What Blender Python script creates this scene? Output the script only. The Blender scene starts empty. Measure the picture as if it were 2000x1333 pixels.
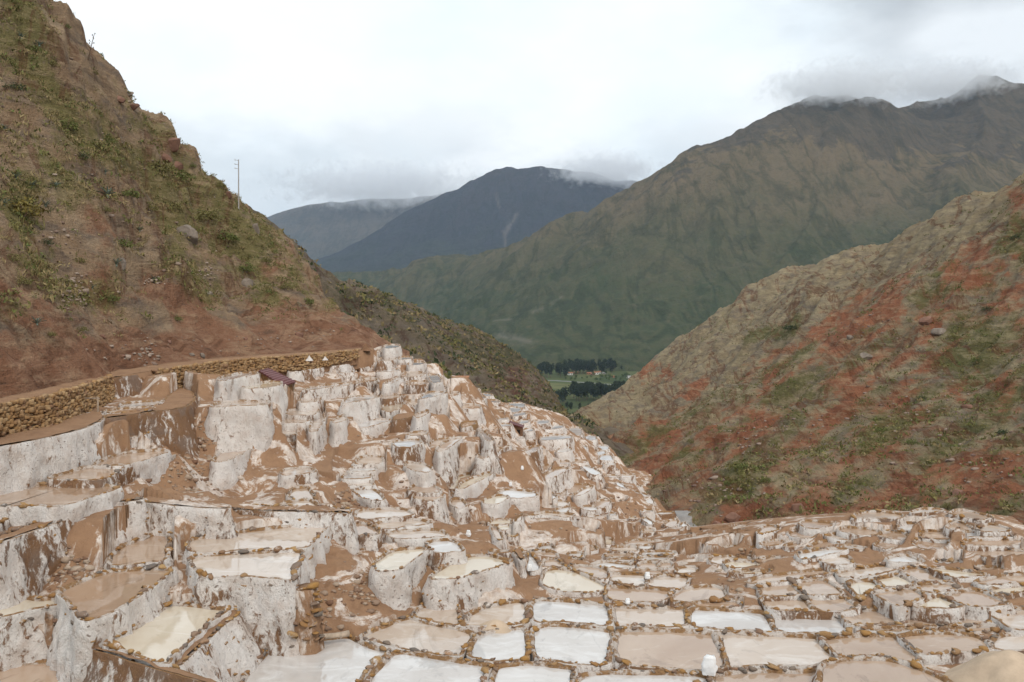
import bpy, math, random
import numpy as np
from mathutils import Vector
from mathutils.geometry import delaunay_2d_cdt

# ------------------------------------------------------------------ camera, sky, sun, exposure
W, H, HOR, F = 2000.0, 1333.0, 600.0, 1664.0      # photograph size, eye-level row, focal length in pixels
scene = bpy.context.scene
col = scene.collection
cam_data = bpy.data.cameras.new("camera")
cam = bpy.data.objects.new("camera", cam_data)
col.objects.link(cam)
cam.location = (0, 0, 0)
cam.rotation_euler = (math.radians(90), 0, 0)
cam_data.sensor_width = 36.0
cam_data.lens = 36.0 * F / W
cam_data.shift_y = -(H / 2 - HOR) / W
cam_data.clip_start = 0.5
cam_data.clip_end = 60000
scene.camera = cam
SUN_EL, SUN_AZ = 46.0, 148.0                       # degrees; azimuth clockwise from the view direction

world = bpy.data.worlds.new("World")
scene.world = world
world.use_nodes = True
wn, wl = world.node_tree.nodes, world.node_tree.links
wn.clear()
w_out = wn.new("ShaderNodeOutputWorld")
w_bg = wn.new("ShaderNodeBackground")
w_bg.inputs["Strength"].default_value = 0.1
wl.new(w_bg.outputs[0], w_out.inputs[0])
sky = wn.new("ShaderNodeTexSky")
sky.sky_type = 'NISHITA'
sky.sun_disc = False
sky.sun_elevation = math.radians(SUN_EL)
sky.sun_rotation = math.radians(SUN_AZ)
sky.altitude = 3300
tc = wn.new("ShaderNodeTexCoord")

def wmath(op, a, b=None, clamp=False):
    n = wn.new("ShaderNodeMath"); n.operation = op; n.use_clamp = clamp
    for i, v in enumerate((a, b)):
        if v is None: continue
        if isinstance(v, (int, float)): n.inputs[i].default_value = v
        else: wl.new(v, n.inputs[i])
    return n.outputs[0]

def wnoise(vec, scale, detail, rough=0.55, w=0.0):
    n = wn.new("ShaderNodeTexNoise"); n.noise_dimensions = '4D'
    n.inputs["Scale"].default_value = scale; n.inputs["Detail"].default_value = detail
    n.inputs["Roughness"].default_value = rough; n.inputs["W"].default_value = w
    wl.new(vec, n.inputs["Vector"])
    return n.outputs["Fac"]

def wramp(fac, stops):
    n = wn.new("ShaderNodeValToRGB")
    while len(n.color_ramp.elements) < len(stops): n.color_ramp.elements.new(0.5)
    for e, (p, c) in zip(n.color_ramp.elements, stops):
        e.position = p; e.color = (*c, 1)
    wl.new(fac, n.inputs[0])
    return n.outputs[0]

def wmix(fac, a, b, mode='MIX'):
    n = wn.new("ShaderNodeMix"); n.data_type = 'RGBA'; n.blend_type = mode
    for i, v in ((0, fac), (6, a), (7, b)):
        if isinstance(v, (int, float)): n.inputs[i].default_value = v
        elif isinstance(v, tuple): n.inputs[i].default_value = (*v, 1)
        else: wl.new(v, n.inputs[i])
    return n.outputs[2]

w_map = wn.new("ShaderNodeMapping"); w_map.inputs["Scale"].default_value = (1.0, 1.0, 2.0)
wl.new(tc.outputs["Generated"], w_map.inputs[0])
wv = w_map.outputs[0]
w_sep = wn.new("ShaderNodeSeparateXYZ"); wl.new(tc.outputs["Generated"], w_sep.inputs[0])
# a bright overcast deck with thinner, bluer places
deck = wnoise(wv, 2.4, 6, 0.5, 1.3)
deck_col = wramp(deck, [(0.38, (6.6, 7.6, 8.5)), (0.47, (7.7, 8.4, 8.8)), (0.60, (8.8, 9.1, 9.2))])
cover = wramp(deck, [(0.22, (0.82,) * 3), (0.4, (0.97,) * 3)])
base_sky = wmix(cover, sky.outputs[0], deck_col)
# lower grey clouds that hang about the mountain tops, heavier towards the east of the valley
lowc = wnoise(wv, 5.0, 9, 0.56, 4.2)
low_band = wmath('MULTIPLY', wmath('SUBTRACT', 0.265, w_sep.outputs["Z"]), 8.0, True)      # fades out with elevation
east = wmath('MULTIPLY', wmath('SUBTRACT', w_sep.outputs["X"], 0.20), 5.0, True)          # towards the east
bank = wmath('MAXIMUM', low_band, wmath('MULTIPLY', east, 1.0), True)
low_f = wmath('MULTIPLY', wmath('SUBTRACT', wmath('ADD', lowc, wmath('MULTIPLY', bank, 0.30)), 0.575), 6.0, True)
shade = wnoise(wv, 3.3, 7, 0.5, 9.1)
low_col = wmix(east, wramp(shade, [(0.36, (4.6, 5.1, 5.5)), (0.5, (6.0, 6.5, 6.8)), (0.60, (8.6, 9.0, 9.2))]), wramp(shade, [(0.36, (3.3, 3.6, 3.9)), (0.5, (4.6, 4.95, 5.25)), (0.64, (7.2, 7.6, 7.9))]))
low_f2 = wmath('MULTIPLY', low_f, wmath('MULTIPLY', wmath('MAXIMUM', wmath('MULTIPLY', low_band, 0.72), east), 0.98))
wl.new(wmix(low_f2, base_sky, low_col), w_bg.inputs["Color"])

sun_data = bpy.data.lights.new("sun", 'SUN')
sun_data.energy = 1.5
sun_data.angle = math.radians(24)
sun_data.color = (1.0, 0.92, 0.82)
sun = bpy.data.objects.new("sun", sun_data)
col.objects.link(sun)
_az, _el = math.radians(SUN_AZ), math.radians(SUN_EL)
_to_sun = Vector((math.sin(_az) * math.cos(_el), math.cos(_az) * math.cos(_el), math.sin(_el)))
sun.rotation_euler = _to_sun.to_track_quat('Z', 'Y').to_euler()
sun.location = _to_sun * 200

scene.view_settings.view_transform = 'Standard'
scene.view_settings.look = 'None'
scene.view_settings.exposure = 0.4
scene.view_settings.gamma = 1.0
scene.view_settings.use_curve_mapping = False
scene.render.engine = 'CYCLES'
scene.cycles.use_denoising = True
scene.cycles.max_bounces = 5
scene.cycles.diffuse_bounces = 3
scene.cycles.glossy_bounces = 3
scene.cycles.transparent_max_bounces = 6
scene.cycles.volume_bounces = 4

rng = np.random.default_rng(7)
random.seed(7)

# ------------------------------------------------------------------ helpers
def at(px, py, D):
    """world point seen at pixel (px, py), D metres ahead"""
    return np.array([(px - W / 2) / F * D, D, -(py - HOR) / F * D])

def at_z(px, py, z):
    return at(px, py, -z * F / (py - HOR))

def _hash(ix, iy, iz, seed):
    h = (ix * 374761393 + iy * 668265263 + iz * 2147483647 + seed * 1274126177) & 0xffffffff
    h = ((h ^ (h >> 13)) * 1274126177) & 0xffffffff
    h = h ^ (h >> 16)
    return (h & 0xffffff) / float(0xffffff) * 2 - 1

def vnoise(x, y, z=None, seed=0):
    x = np.asarray(x, float); y = np.asarray(y, float)
    flat2 = z is None
    z = np.zeros_like(x) if z is None else np.asarray(z, float)
    x, y, z = np.broadcast_arrays(x, y, z)
    ix, iy, iz = np.floor(x), np.floor(y), np.floor(z)
    fx, fy, fz = x - ix, y - iy, z - iz
    fx, fy, fz = [t * t * t * (t * (t * 6 - 15) + 10) for t in (fx, fy, fz)]
    ix, iy, iz = ix.astype(np.int64), iy.astype(np.int64), iz.astype(np.int64)
    def L(a, b, t): return a + (b - a) * t
    def hx(dy, dz): return L(_hash(ix, iy + dy, iz + dz, seed), _hash(ix + 1, iy + dy, iz + dz, seed), fx)
    a = L(hx(0, 0), hx(1, 0), fy)
    return a if flat2 else L(a, L(hx(0, 1), hx(1, 1), fy), fz)

def fbm(x, y, z=None, octaves=4, seed=0, gain=0.5):
    s, a, f, t = 0, 1.0, 1.0, 0
    for o in range(octaves):
        s = s + a * vnoise(np.asarray(x) * f, np.asarray(y) * f, None if z is None else np.asarray(z) * f, seed + o * 17)
        t += a; a *= gain; f *= 2.03
    return s / t

def ridged(x, y, octaves=4, seed=0):
    s, a, f, t = 0, 1.0, 1.0, 0
    for o in range(octaves):
        s = s + a * (1 - 2 * np.abs(vnoise(x * f, y * f, None, seed + o * 31)))
        t += a; a *= 0.5; f *= 2.1
    return s / t

class TPS:
    """smooth surface through scattered points"""
    def __init__(self, xy, v, lam=0.0, scale=10.0):
        xy = np.asarray(xy, float) / scale; v = np.asarray(v, float)
        n = len(xy); self.xy, self.s = xy, scale
        r2 = ((xy[:, None] - xy[None]) ** 2).sum(-1)
        K = 0.5 * r2 * np.log(r2 + 1e-12) + lam * np.eye(n)
        P = np.c_[np.ones(n), xy]
        A = np.zeros((n + 3, n + 3)); A[:n, :n] = K; A[:n, n:] = P; A[n:, :n] = P.T
        sol = np.linalg.lstsq(A, np.r_[v, 0, 0, 0], rcond=None)[0]
        self.w, self.a = sol[:n], sol[n:]
    def __call__(self, x, y):
        sh = np.shape(x)
        q = np.c_[np.ravel(x), np.ravel(y)] / self.s
        out = np.empty(len(q))
        for i in range(0, len(q), 20000):
            b = q[i:i + 20000]
            r2 = ((b[:, None] - self.xy[None]) ** 2).sum(-1)
            out[i:i + 20000] = (0.5 * r2 * np.log(r2 + 1e-12)) @ self.w + self.a[0] + b @ self.a[1:]
        return out.reshape(sh)

def mesh_np(name, verts, faces, smooth=True):
    """faces: (n, k) int array"""
    verts = np.asarray(verts, np.float32); faces = np.asarray(faces, np.int32)
    me = bpy.data.meshes.new(name)
    n, k = faces.shape
    me.vertices.add(len(verts)); me.vertices.foreach_set("co", verts.ravel())
    me.loops.add(n * k); me.loops.foreach_set("vertex_index", faces.ravel())
    me.polygons.add(n); me.polygons.foreach_set("loop_start", np.arange(0, n * k, k, dtype=np.int32))
    me.polygons.foreach_set("use_smooth", np.full(n, smooth))
    me.update(calc_edges=True)
    return me

def mesh_py(name, verts, faces, smooth=False):
    me = bpy.data.meshes.new(name)
    me.from_pydata([tuple(map(float, v)) for v in verts], [], [tuple(int(i) for i in f) for f in faces])
    if smooth: me.polygons.foreach_set("use_smooth", np.full(len(me.polygons), True))
    me.update()
    return me

def link(name, me, material=None, parent=None, loc=None):
    o = bpy.data.objects.new(name, me); col.objects.link(o)
    if material is not None and me is not None:
        for m in (material if isinstance(material, (list, tuple)) else [material]):
            if m.name not in me.materials: me.materials.append(m)
    if parent is not None: o.parent = parent
    if loc is not None: o.location = loc
    return o

def empty(name, loc, rz=0.0):
    o = bpy.data.objects.new(name, None); col.objects.link(o)
    o.location = loc; o.rotation_euler = (0, 0, rz); o.empty_display_size = 0.2
    return o

def tag(o, label=None, cat=None, group=None, kind=None):
    if label: o["label"] = label
    if cat: o["category"] = cat
    if group: o["group"] = group
    if kind: o["kind"] = kind
    return o

def box_vf(x0, x1, y0, y1, z0, z1):
    v = [(x, y, z) for z in (z0, z1) for y in (y0, y1) for x in (x0, x1)]
    f = [(0, 2, 3, 1), (4, 5, 7, 6), (0, 1, 5, 4), (2, 6, 7, 3), (0, 4, 6, 2), (1, 3, 7, 5)]
    return v, f

def tube_vf(p0, p1, r0, r1, seg=8):
    p0, p1 = np.array(p0, float), np.array(p1, float)
    d = (p1 - p0) / np.linalg.norm(p1 - p0)
    u = np.cross(d, [0, 0, 1.0]);
    if np.linalg.norm(u) < 1e-3: u = np.cross(d, [0, 1.0, 0])
    u /= np.linalg.norm(u); w = np.cross(d, u)
    v = []
    for p, r in ((p0, r0), (p1, r1)):
        for k in range(seg):
            a = 2 * math.pi * k / seg
            v.append(p + r * (math.cos(a) * u + math.sin(a) * w))
    f = [(k, (k + 1) % seg, seg + (k + 1) % seg, seg + k) for k in range(seg)]
    f += [tuple(range(seg))[::-1], tuple(range(seg, 2 * seg))]
    return v, f

def join_vf(parts):
    V, Fc = [], []
    for v, f in parts:
        b = len(V); V += list(v); Fc += [tuple(i + b for i in q) for q in f]
    return V, Fc

# ------------------------------------------------------------------ materials
class M:
    """small node-material builder working in world metres"""
    def __init__(self, name, rough=0.9, spec=0.2):
        self.m = bpy.data.materials.new(name); self.m.use_nodes = True
        self.n, self.l = self.m.node_tree.nodes, self.m.node_tree.links
        self.b = self.n["Principled BSDF"]
        self.b.inputs["Roughness"].default_value = rough
        self.b.inputs["Specular IOR Level"].default_value = spec
        g = self.n.new("ShaderNodeNewGeometry"); self.geo = g
        self.pos = g.outputs["Position"]
    def _in(self, sock, v):
        if isinstance(v, (int, float)): sock.default_value = v
        elif isinstance(v, tuple): sock.default_value = (*v, 1) if len(v) == 3 else v
        else: self.l.new(v, sock)
    def scale(self, s, rot=(0, 0, 0), vec=None):
        n = self.n.new("ShaderNodeMapping"); n.inputs["Scale"].default_value = s; n.inputs["Rotation"].default_value = rot
        self.l.new(vec if vec is not None else self.pos, n.inputs[0]); return n.outputs[0]
    def noise(self, scale, detail=5, rough=0.55, vec=None, dist=0.0):
        n = self.n.new("ShaderNodeTexNoise"); n.inputs["Scale"].default_value = scale
        n.inputs["Detail"].default_value = detail; n.inputs["Roughness"].default_value = rough
        n.inputs["Distortion"].default_value = dist
        self.l.new(vec if vec is not None else self.pos, n.inputs["Vector"]); return n.outputs["Fac"]
    def voronoi(self, scale, vec=None, feature='F1', out="Distance"):
        n = self.n.new("ShaderNodeTexVoronoi"); n.feature = feature; n.inputs["Scale"].default_value = scale
        self.l.new(vec if vec is not None else self.pos, n.inputs["Vector"]); return n.outputs[out]
    def math(self, op, a, b=0.0, clamp=False):
        n = self.n.new("ShaderNodeMath"); n.operation = op; n.use_clamp = clamp
        self._in(n.inputs[0], a); self._in(n.inputs[1], b); return n.outputs[0]
    def ramp(self, fac, stops, interp='LINEAR'):
        n = self.n.new("ShaderNodeValToRGB"); n.color_ramp.interpolation = interp
        while len(n.color_ramp.elements) < len(stops): n.color_ramp.elements.new(0.5)
        for e, (p, c) in zip(n.color_ramp.elements, stops):
            e.position = p; c = (c, c, c) if isinstance(c, (int, float)) else c; e.color = (*c, 1)
        self.l.new(fac, n.inputs[0]); return n.outputs[0]
    def mix(self, fac, a, b, mode='MIX'):
        n = self.n.new("ShaderNodeMix"); n.data_type = 'RGBA'; n.blend_type = mode
        self._in(n.inputs[0], fac); self._in(n.inputs[6], a); self._in(n.inputs[7], b); return n.outputs[2]
    def attr(self, name):
        n = self.n.new("ShaderNodeAttribute"); n.attribute_name = name; return n.outputs["Fac"]
    def rand(self, island=False):
        if island: return self.geo.outputs["Random Per Island"]
        return self.n.new("ShaderNodeObjectInfo").outputs["Random"]
    def bump(self, h, strength=0.5, dist=0.05):
        n = self.n.new("ShaderNodeBump"); n.inputs["Strength"].default_value = strength; n.inputs["Distance"].default_value = dist
        self.l.new(h, n.inputs["Height"]); self.l.new(n.outputs[0], self.b.inputs["Normal"]); return n
    def color(self, c): self._in(self.b.inputs["Base Color"], c); return self
    def rough(self, r): self._in(self.b.inputs["Roughness"], r); return self

MAT = {}

def wall_material(name, lo, hi, brown=(0.225, 0.118, 0.068), white=(0.86, 0.80, 0.75)):
    """salt-crusted retaining wall: white crust with earth showing through; lo/hi set how much"""
    m = M(name, 0.85, 0.25)
    warp = m.n.new("ShaderNodeTexNoise"); warp.inputs["Scale"].default_value = 1.7; warp.inputs["Detail"].default_value = 4
    m.l.new(m.pos, warp.inputs["Vector"])
    va = m.n.new("ShaderNodeVectorMath"); va.operation = 'MULTIPLY_ADD'
    m.l.new(warp.outputs["Color"], va.inputs[0]); va.inputs[1].default_value = (0.45, 0.45, 0.45); m.l.new(m.pos, va.inputs[2])
    wp = va.outputs[0]
    v = m.scale((1.0, 1.0, 0.42), vec=wp)
    big = m.noise(0.8, 5, 0.62, v)
    fine = m.noise(6.5, 7, 0.7, v)
    streak = m.noise(3.6, 6, 0.7, m.scale((1.0, 1.0, 0.24), vec=wp))
    f = m.math('ADD', m.math('MULTIPLY', big, 0.42), m.math('ADD', m.math('MULTIPLY', fine, 0.34), m.math('MULTIPLY', streak, 0.24)))
    mask = m.ramp(f, [(lo, 0.0), (hi, 1.0)])
    pale = m.mix(m.ramp(m.noise(1.6, 5, 0.65, wp), [(0.46, 0.0), (0.74, 1.0)]), white, (0.68, 0.56, 0.48))
    pale = m.mix(m.ramp(fine, [(0.57, 0.0), (0.72, 0.55)]), pale, (0.46, 0.35, 0.285))
    earth = m.mix(m.noise(3.4, 5), brown, (0.30, 0.17, 0.085))
    earth = m.mix(m.ramp(m.noise(1.1, 3), [(0.5, 0.0), (0.62, 0.7)]), earth, (0.25, 0.18, 0.14))
    c = m.mix(mask, pale, earth)
    # pebbles that poke through the crust here and there
    pv = m.scale((1.0, 1.0, 1.7), (0.3, 0.2, 0.4), wp)
    vd = m.voronoi(9.0, pv); vr = m.voronoi(9.0, pv, out="Color")
    where = m.ramp(m.noise(1.3, 3), [(0.48, 0.0), (0.60, 1.0)])
    sel = m.math('MULTIPLY', m.math('MULTIPLY', m.ramp(vd, [(0.22, 1.0), (0.42, 0.0)]), m.ramp(vr, [(0.60, 0.0), (0.66, 0.85)])), where)
    c = m.mix(sel, c, m.mix(vr, (0.33, 0.18, 0.075), (0.17, 0.13, 0.11)))
    pits = m.ramp(m.noise(15, 5, 0.75, m.scale((1, 1, 0.6), vec=wp)), [(0.59, 0.0), (0.68, 0.6)])
    c = m.mix(pits, c, (0.22, 0.14, 0.10))
    m.color(c)
    h = m.math('ADD', m.math('ADD', fine, m.math('MULTIPLY', streak, 0.8)), m.math('MULTIPLY', m.noise(19, 6, 0.75), 0.6))
    m.bump(h, 0.9, 0.16)
    return m.m

MAT['white'] = wall_material("salt_crust_white", 0.535, 0.575)
MAT['whitebank'] = MAT['white']
MAT['mixed'] = wall_material("salt_crust_streaked", 0.495, 0.54)
MAT['brown'] = wall_material("salt_crust_thin", 0.42, 0.47)
MAT['ochre'] = wall_material("ochre_rubble", 0.40, 0.50, (0.34, 0.19, 0.065))

def rim_material(name, salt):
    m = M(name, 0.85, 0.25)
    n1 = m.noise(3.1, 5, 0.65)
    c = m.mix(m.noise(7, 4), (0.25, 0.13, 0.062), (0.45, 0.265, 0.12))
    c = m.mix(m.ramp(m.noise(11, 5, 0.7), [(0.5, 0.0), (0.66, 0.7)]), c, (0.16, 0.09, 0.05))
    c = m.mix(m.ramp(n1, [(salt, 0.0), (salt + 0.10, 0.9)]), c, (0.70, 0.62, 0.555))
    m.color(c)
    m.bump(m.noise(13, 6, 0.75), 0.9, 0.14)
    return m.m
MAT['rim'] = rim_material("pond_rim", 0.455)
MAT['rim_earth'] = rim_material("earth_rim", 0.60)

def brine_material(name, a, b, crust, crust_lo=0.55, crust_hi=0.72, wet=0.06):
    """shallow turbid brine: mud colour seen through still water, with skins of dried salt"""
    m = M(name, 0.08, 0.5)
    m.b.inputs["IOR"].default_value = 1.62
    n1 = m.noise(0.42, 4, 0.6, m.scale((1, 0.7, 1)), 0.5)
    c = m.mix(m.ramp(n1, [(0.36, 0.0), (0.66, 1.0)]), a, b)
    c = m.mix(0.16, c, m.ramp(m.rand(), [(0.0, (0.30, 0.20, 0.14)), (0.5, (0.52, 0.42, 0.34)), (1.0, (0.68, 0.62, 0.56))]))
    n2 = m.noise(0.8, 6, 0.68, m.scale((0.8, 1.7, 1)), 0.9)
    k = m.ramp(n2, [(crust_lo, 0.0), (crust_hi, 1.0)])
    c = m.mix(m.math('MULTIPLY', k, 0.75), c, crust)
    c = m.mix(m.ramp(m.noise(0.9, 5, 0.7, m.scale((1, 0.5, 1)), 1.2), [(0.56, 0.0), (0.64, 0.45)]), c, tuple(0.62 * x for x in a))
    c = m.mix(m.ramp(m.noise(24, 3), [(0.72, 0.0), (0.76, 0.35)]), c, (0.25, 0.17, 0.12))
    m.color(c)
    m.rough(m.math('ADD', m.math('MULTIPLY', k, 0.14), wet * 0.5))
    m.bump(m.noise(1.4, 3, 0.5, m.scale((1, 2.2, 1))), 0.03, 0.03)
    return m.m
MAT['t'] = brine_material("brine_tan", (0.33, 0.215, 0.138), (0.44, 0.32, 0.23), (0.56, 0.465, 0.385))
MAT['p'] = brine_material("brine_pale_pink", (0.45, 0.35, 0.27), (0.55, 0.46, 0.385), (0.64, 0.58, 0.525), 0.5, 0.66)
MAT['w'] = brine_material("brine_white_salt", (0.47, 0.435, 0.405), (0.57, 0.545, 0.525), (0.64, 0.62, 0.60), 0.48, 0.62, 0.06)
MAT['c'] = brine_material("brine_cream", (0.52, 0.43, 0.315), (0.62, 0.55, 0.44), (0.68, 0.63, 0.55), 0.56, 0.7)
MAT['b'] = brine_material("brine_brown", (0.33, 0.20, 0.115), (0.44, 0.31, 0.215), (0.58, 0.48, 0.40), 0.6, 0.74)
BRINE_WORD = {'t': 'tan', 'p': 'pale pink', 'w': 'white', 'c': 'cream', 'b': 'brown'}

def earth_material(name, salt_lo, salt_hi):
    m = M(name, 0.95, 0.12)
    c = m.mix(m.noise(0.35, 5, 0.6), (0.265, 0.148, 0.086), (0.42, 0.26, 0.155))
    c = m.mix(m.ramp(m.noise(2.6, 6, 0.7), [(0.45, 0.0), (0.72, 0.8)]), c, (0.36, 0.215, 0.125))
    s = m.noise(0.75, 6, 0.7, m.scale((1, 1, 0.4)), 0.8)
    sepn = m.n.new("ShaderNodeSeparateXYZ"); m.l.new(m.geo.outputs["True Normal"], sepn.inputs[0])
    steep = m.ramp(sepn.outputs["Z"], [(0.45, 1.0), (0.88, 0.0)])
    s = m.math('ADD', s, m.math('MULTIPLY', m.math('MULTIPLY', steep, 0.05), 1.0 if salt_lo < 0.6 else 0.0))
    sm_ = m.ramp(s, [(salt_lo, 0.0), (salt_hi, 0.95)])
    crust = m.mix(m.ramp(m.noise(5, 6, 0.7, m.scale((1, 1, 0.35))), [(0.42, 0.0), (0.66, 1.0)]), (0.78, 0.70, 0.635), (0.56, 0.43, 0.335))
    c = m.mix(sm_, c, crust)
    c = m.mix(m.ramp(m.noise(15, 4, 0.7), [(0.6, 0.0), (0.75, 0.5)]), c, (0.15, 0.09, 0.058))
    m.color(c)
    m.bump(m.math('ADD', m.noise(4, 6, 0.75), m.math('MULTIPLY', m.noise(18, 5, 0.75), 0.7)), 0.8, 0.10)
    c2 = m.mix(m.ramp(m.noise(1.4, 6, 0.7), [(0.46, 0.0), (0.64, 0.4)]), c, (0.17, 0.092, 0.056)); m.color(c2)
    return m.m
MAT['terrace'] = earth_material("terrace_earth", 0.525, 0.575)
MAT['path'] = earth_material("trodden_path", 0.74, 0.9)

def stone_material():
    m = M("stone", 0.85, 0.25)
    c = m.ramp(m.rand(), [(0.0, (0.36, 0.195, 0.06)), (0.3, (0.29, 0.15, 0.055)), (0.5, (0.40, 0.25, 0.11)),
                          (0.66, (0.23, 0.13, 0.08)), (0.86, (0.20, 0.165, 0.135)), (0.94, (0.13, 0.115, 0.105)), (1.0, (0.40, 0.24, 0.14))])
    c = m.mix(m.ramp(m.noise(9, 5, 0.7), [(0.4, 0.0), (0.7, 0.55)]), c, (0.17, 0.11, 0.07))
    c = m.mix(m.ramp(m.noise(4.5, 5, 0.7), [(0.58, 0.0), (0.68, 0.85)]), c, (0.66, 0.60, 0.55))
    m.color(c); m.bump(m.noise(22, 5, 0.7), 0.6, 0.04)
    return m.m
MAT['stone'] = stone_material()

def wall_stone_material():
    m = M("ochre_wall_stone", 0.9, 0.2)
    c = m.ramp(m.rand(), [(0.0, (0.42, 0.25, 0.11)), (0.4, (0.31, 0.18, 0.085)), (0.7, (0.47, 0.32, 0.17)), (1.0, (0.25, 0.14, 0.08))])
    c = m.mix(m.ramp(m.noise(9, 5, 0.7), [(0.4, 0.0), (0.7, 0.6)]), c, (0.15, 0.095, 0.06))
    m.color(c); m.bump(m.noise(20, 5, 0.7), 0.6, 0.04)
    return m.m
MAT['wall_stone'] = wall_stone_material()

def hill_material(name, earth_a, earth_b, red_a, red_b, grass_a, grass_b, rock=(0.20, 0.165, 0.14), s=1.0, bump=1.0):
    m = M(name, 0.95, 0.1)
    lay = m.scale((0.5, 0.5, 1.6), (0.35, 0.5, 0))
    n1 = m.noise(0.16 * s, 6, 0.65); n2 = m.noise(0.9 * s, 6, 0.7); n3 = m.noise(4.0 * s, 6, 0.72)
    earth = m.mix(m.ramp(n1, [(0.38, 0.0), (0.62, 1.0)]), earth_a, earth_b)
    earth = m.mix(m.ramp(m.noise(0.5 * s, 5, 0.6, lay), [(0.45, 0.0), (0.65, 0.7)]), earth, rock)
    red = m.mix(m.ramp(n2, [(0.36, 0.0), (0.66, 1.0)]), red_a, red_b)
    nm = m.noise(0.33 * s, 6, 0.68, m.scale((0.8, 0.8, 1.6)), 0.8)
    rm = m.math('ADD', m.attr("red"), m.math('ADD', m.math('MULTIPLY', m.math('SUBTRACT', nm, 0.5), 1.9), m.math('MULTIPLY', m.math('SUBTRACT', n2, 0.5), 0.9)))
    c = m.mix(m.ramp(rm, [(0.36, 0.0), (0.72, 0.92)]), earth, red)
    grass = m.mix(m.ramp(n2, [(0.35, 0.0), (0.65, 1.0)]), grass_a, grass_b)
    gm = m.math('ADD', m.attr("veg"), m.math('ADD', m.math('MULTIPLY', m.math('SUBTRACT', m.math('ADD', m.math('MULTIPLY', n2, 0.5), m.math('MULTIPLY', n3, 0.5)), 0.5), 2.0), m.math('MULTIPLY', m.math('SUBTRACT', m.noise(0.27 * s, 5, 0.6, None, 0.6), 0.5), 1.5)))
    c = m.mix(m.ramp(gm, [(0.40, 0.0), (0.72, 0.85)]), c, grass)
    rvn = m.noise(1.0, 6, 0.62, m.scale((0.16 * s, 0.05 * s, 0.03 * s), (0, 0, 0.6)), 1.0)
    rline = m.math('ABSOLUTE', m.math('SUBTRACT', rvn, 0.5))
    c = m.mix(m.ramp(rline, [(0.0, 0.7), (0.03, 0.0)]), c, tuple(0.55 * x for x in red_a))
    led = m.noise(0.55 * s, 7, 0.72, m.scale((0.6, 0.6, 2.6), (0.5, 0.45, 0.2)), 0.4)
    c = m.mix(m.ramp(led, [(0.50, 0.0), (0.62, 0.6)]), c, m.mix(0.5, c, tuple(min(1, 1.7 * x) for x in earth_b)))
    c = m.mix(m.ramp(led, [(0.33, 0.55), (0.42, 0.0)]), c, (0.10, 0.068, 0.05))
    c = m.mix(m.ramp(m.noise(11 * s, 5, 0.75), [(0.54, 0.0), (0.72, 0.7)]), c, (0.10, 0.072, 0.052))
    c = m.mix(m.ramp(m.noise(7 * s, 4, 0.7), [(0.66, 0.0), (0.74, 0.55)]), c, (0.42, 0.34, 0.27))
    m.color(c)
    m.bump(m.math('ADD', m.math('ADD', n2, m.math('MULTIPLY', n3, 0.55)), m.math('ADD', m.math('MULTIPLY', m.noise(14 * s, 4, 0.7), 0.3), m.math('ADD', m.math('MULTIPLY', led, 1.2), m.math('MULTIPLY', rline, 3.0)))), bump, 0.8 / s)
    return m.m
MAT['hill_left'] = hill_material("dry_hillside", (0.41, 0.27, 0.165), (0.50, 0.36, 0.235), (0.335, 0.155, 0.088), (0.46, 0.25, 0.155),
                                 (0.20, 0.185, 0.062), (0.30, 0.26, 0.105))
MAT['hill_right'] = hill_material("red_hillside", (0.33, 0.255, 0.155), (0.42, 0.34, 0.215), (0.32, 0.112, 0.058), (0.44, 0.185, 0.10),
                                  (0.11, 0.115, 0.038), (0.185, 0.17, 0.066), s=0.6)
MAT['spur'] = hill_material("scrubby_spur", (0.215, 0.168, 0.115), (0.28, 0.22, 0.152), (0.17, 0.075, 0.055), (0.22, 0.11, 0.085),
                            (0.07, 0.075, 0.035), (0.125, 0.115, 0.06), s=0.45)

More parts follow.
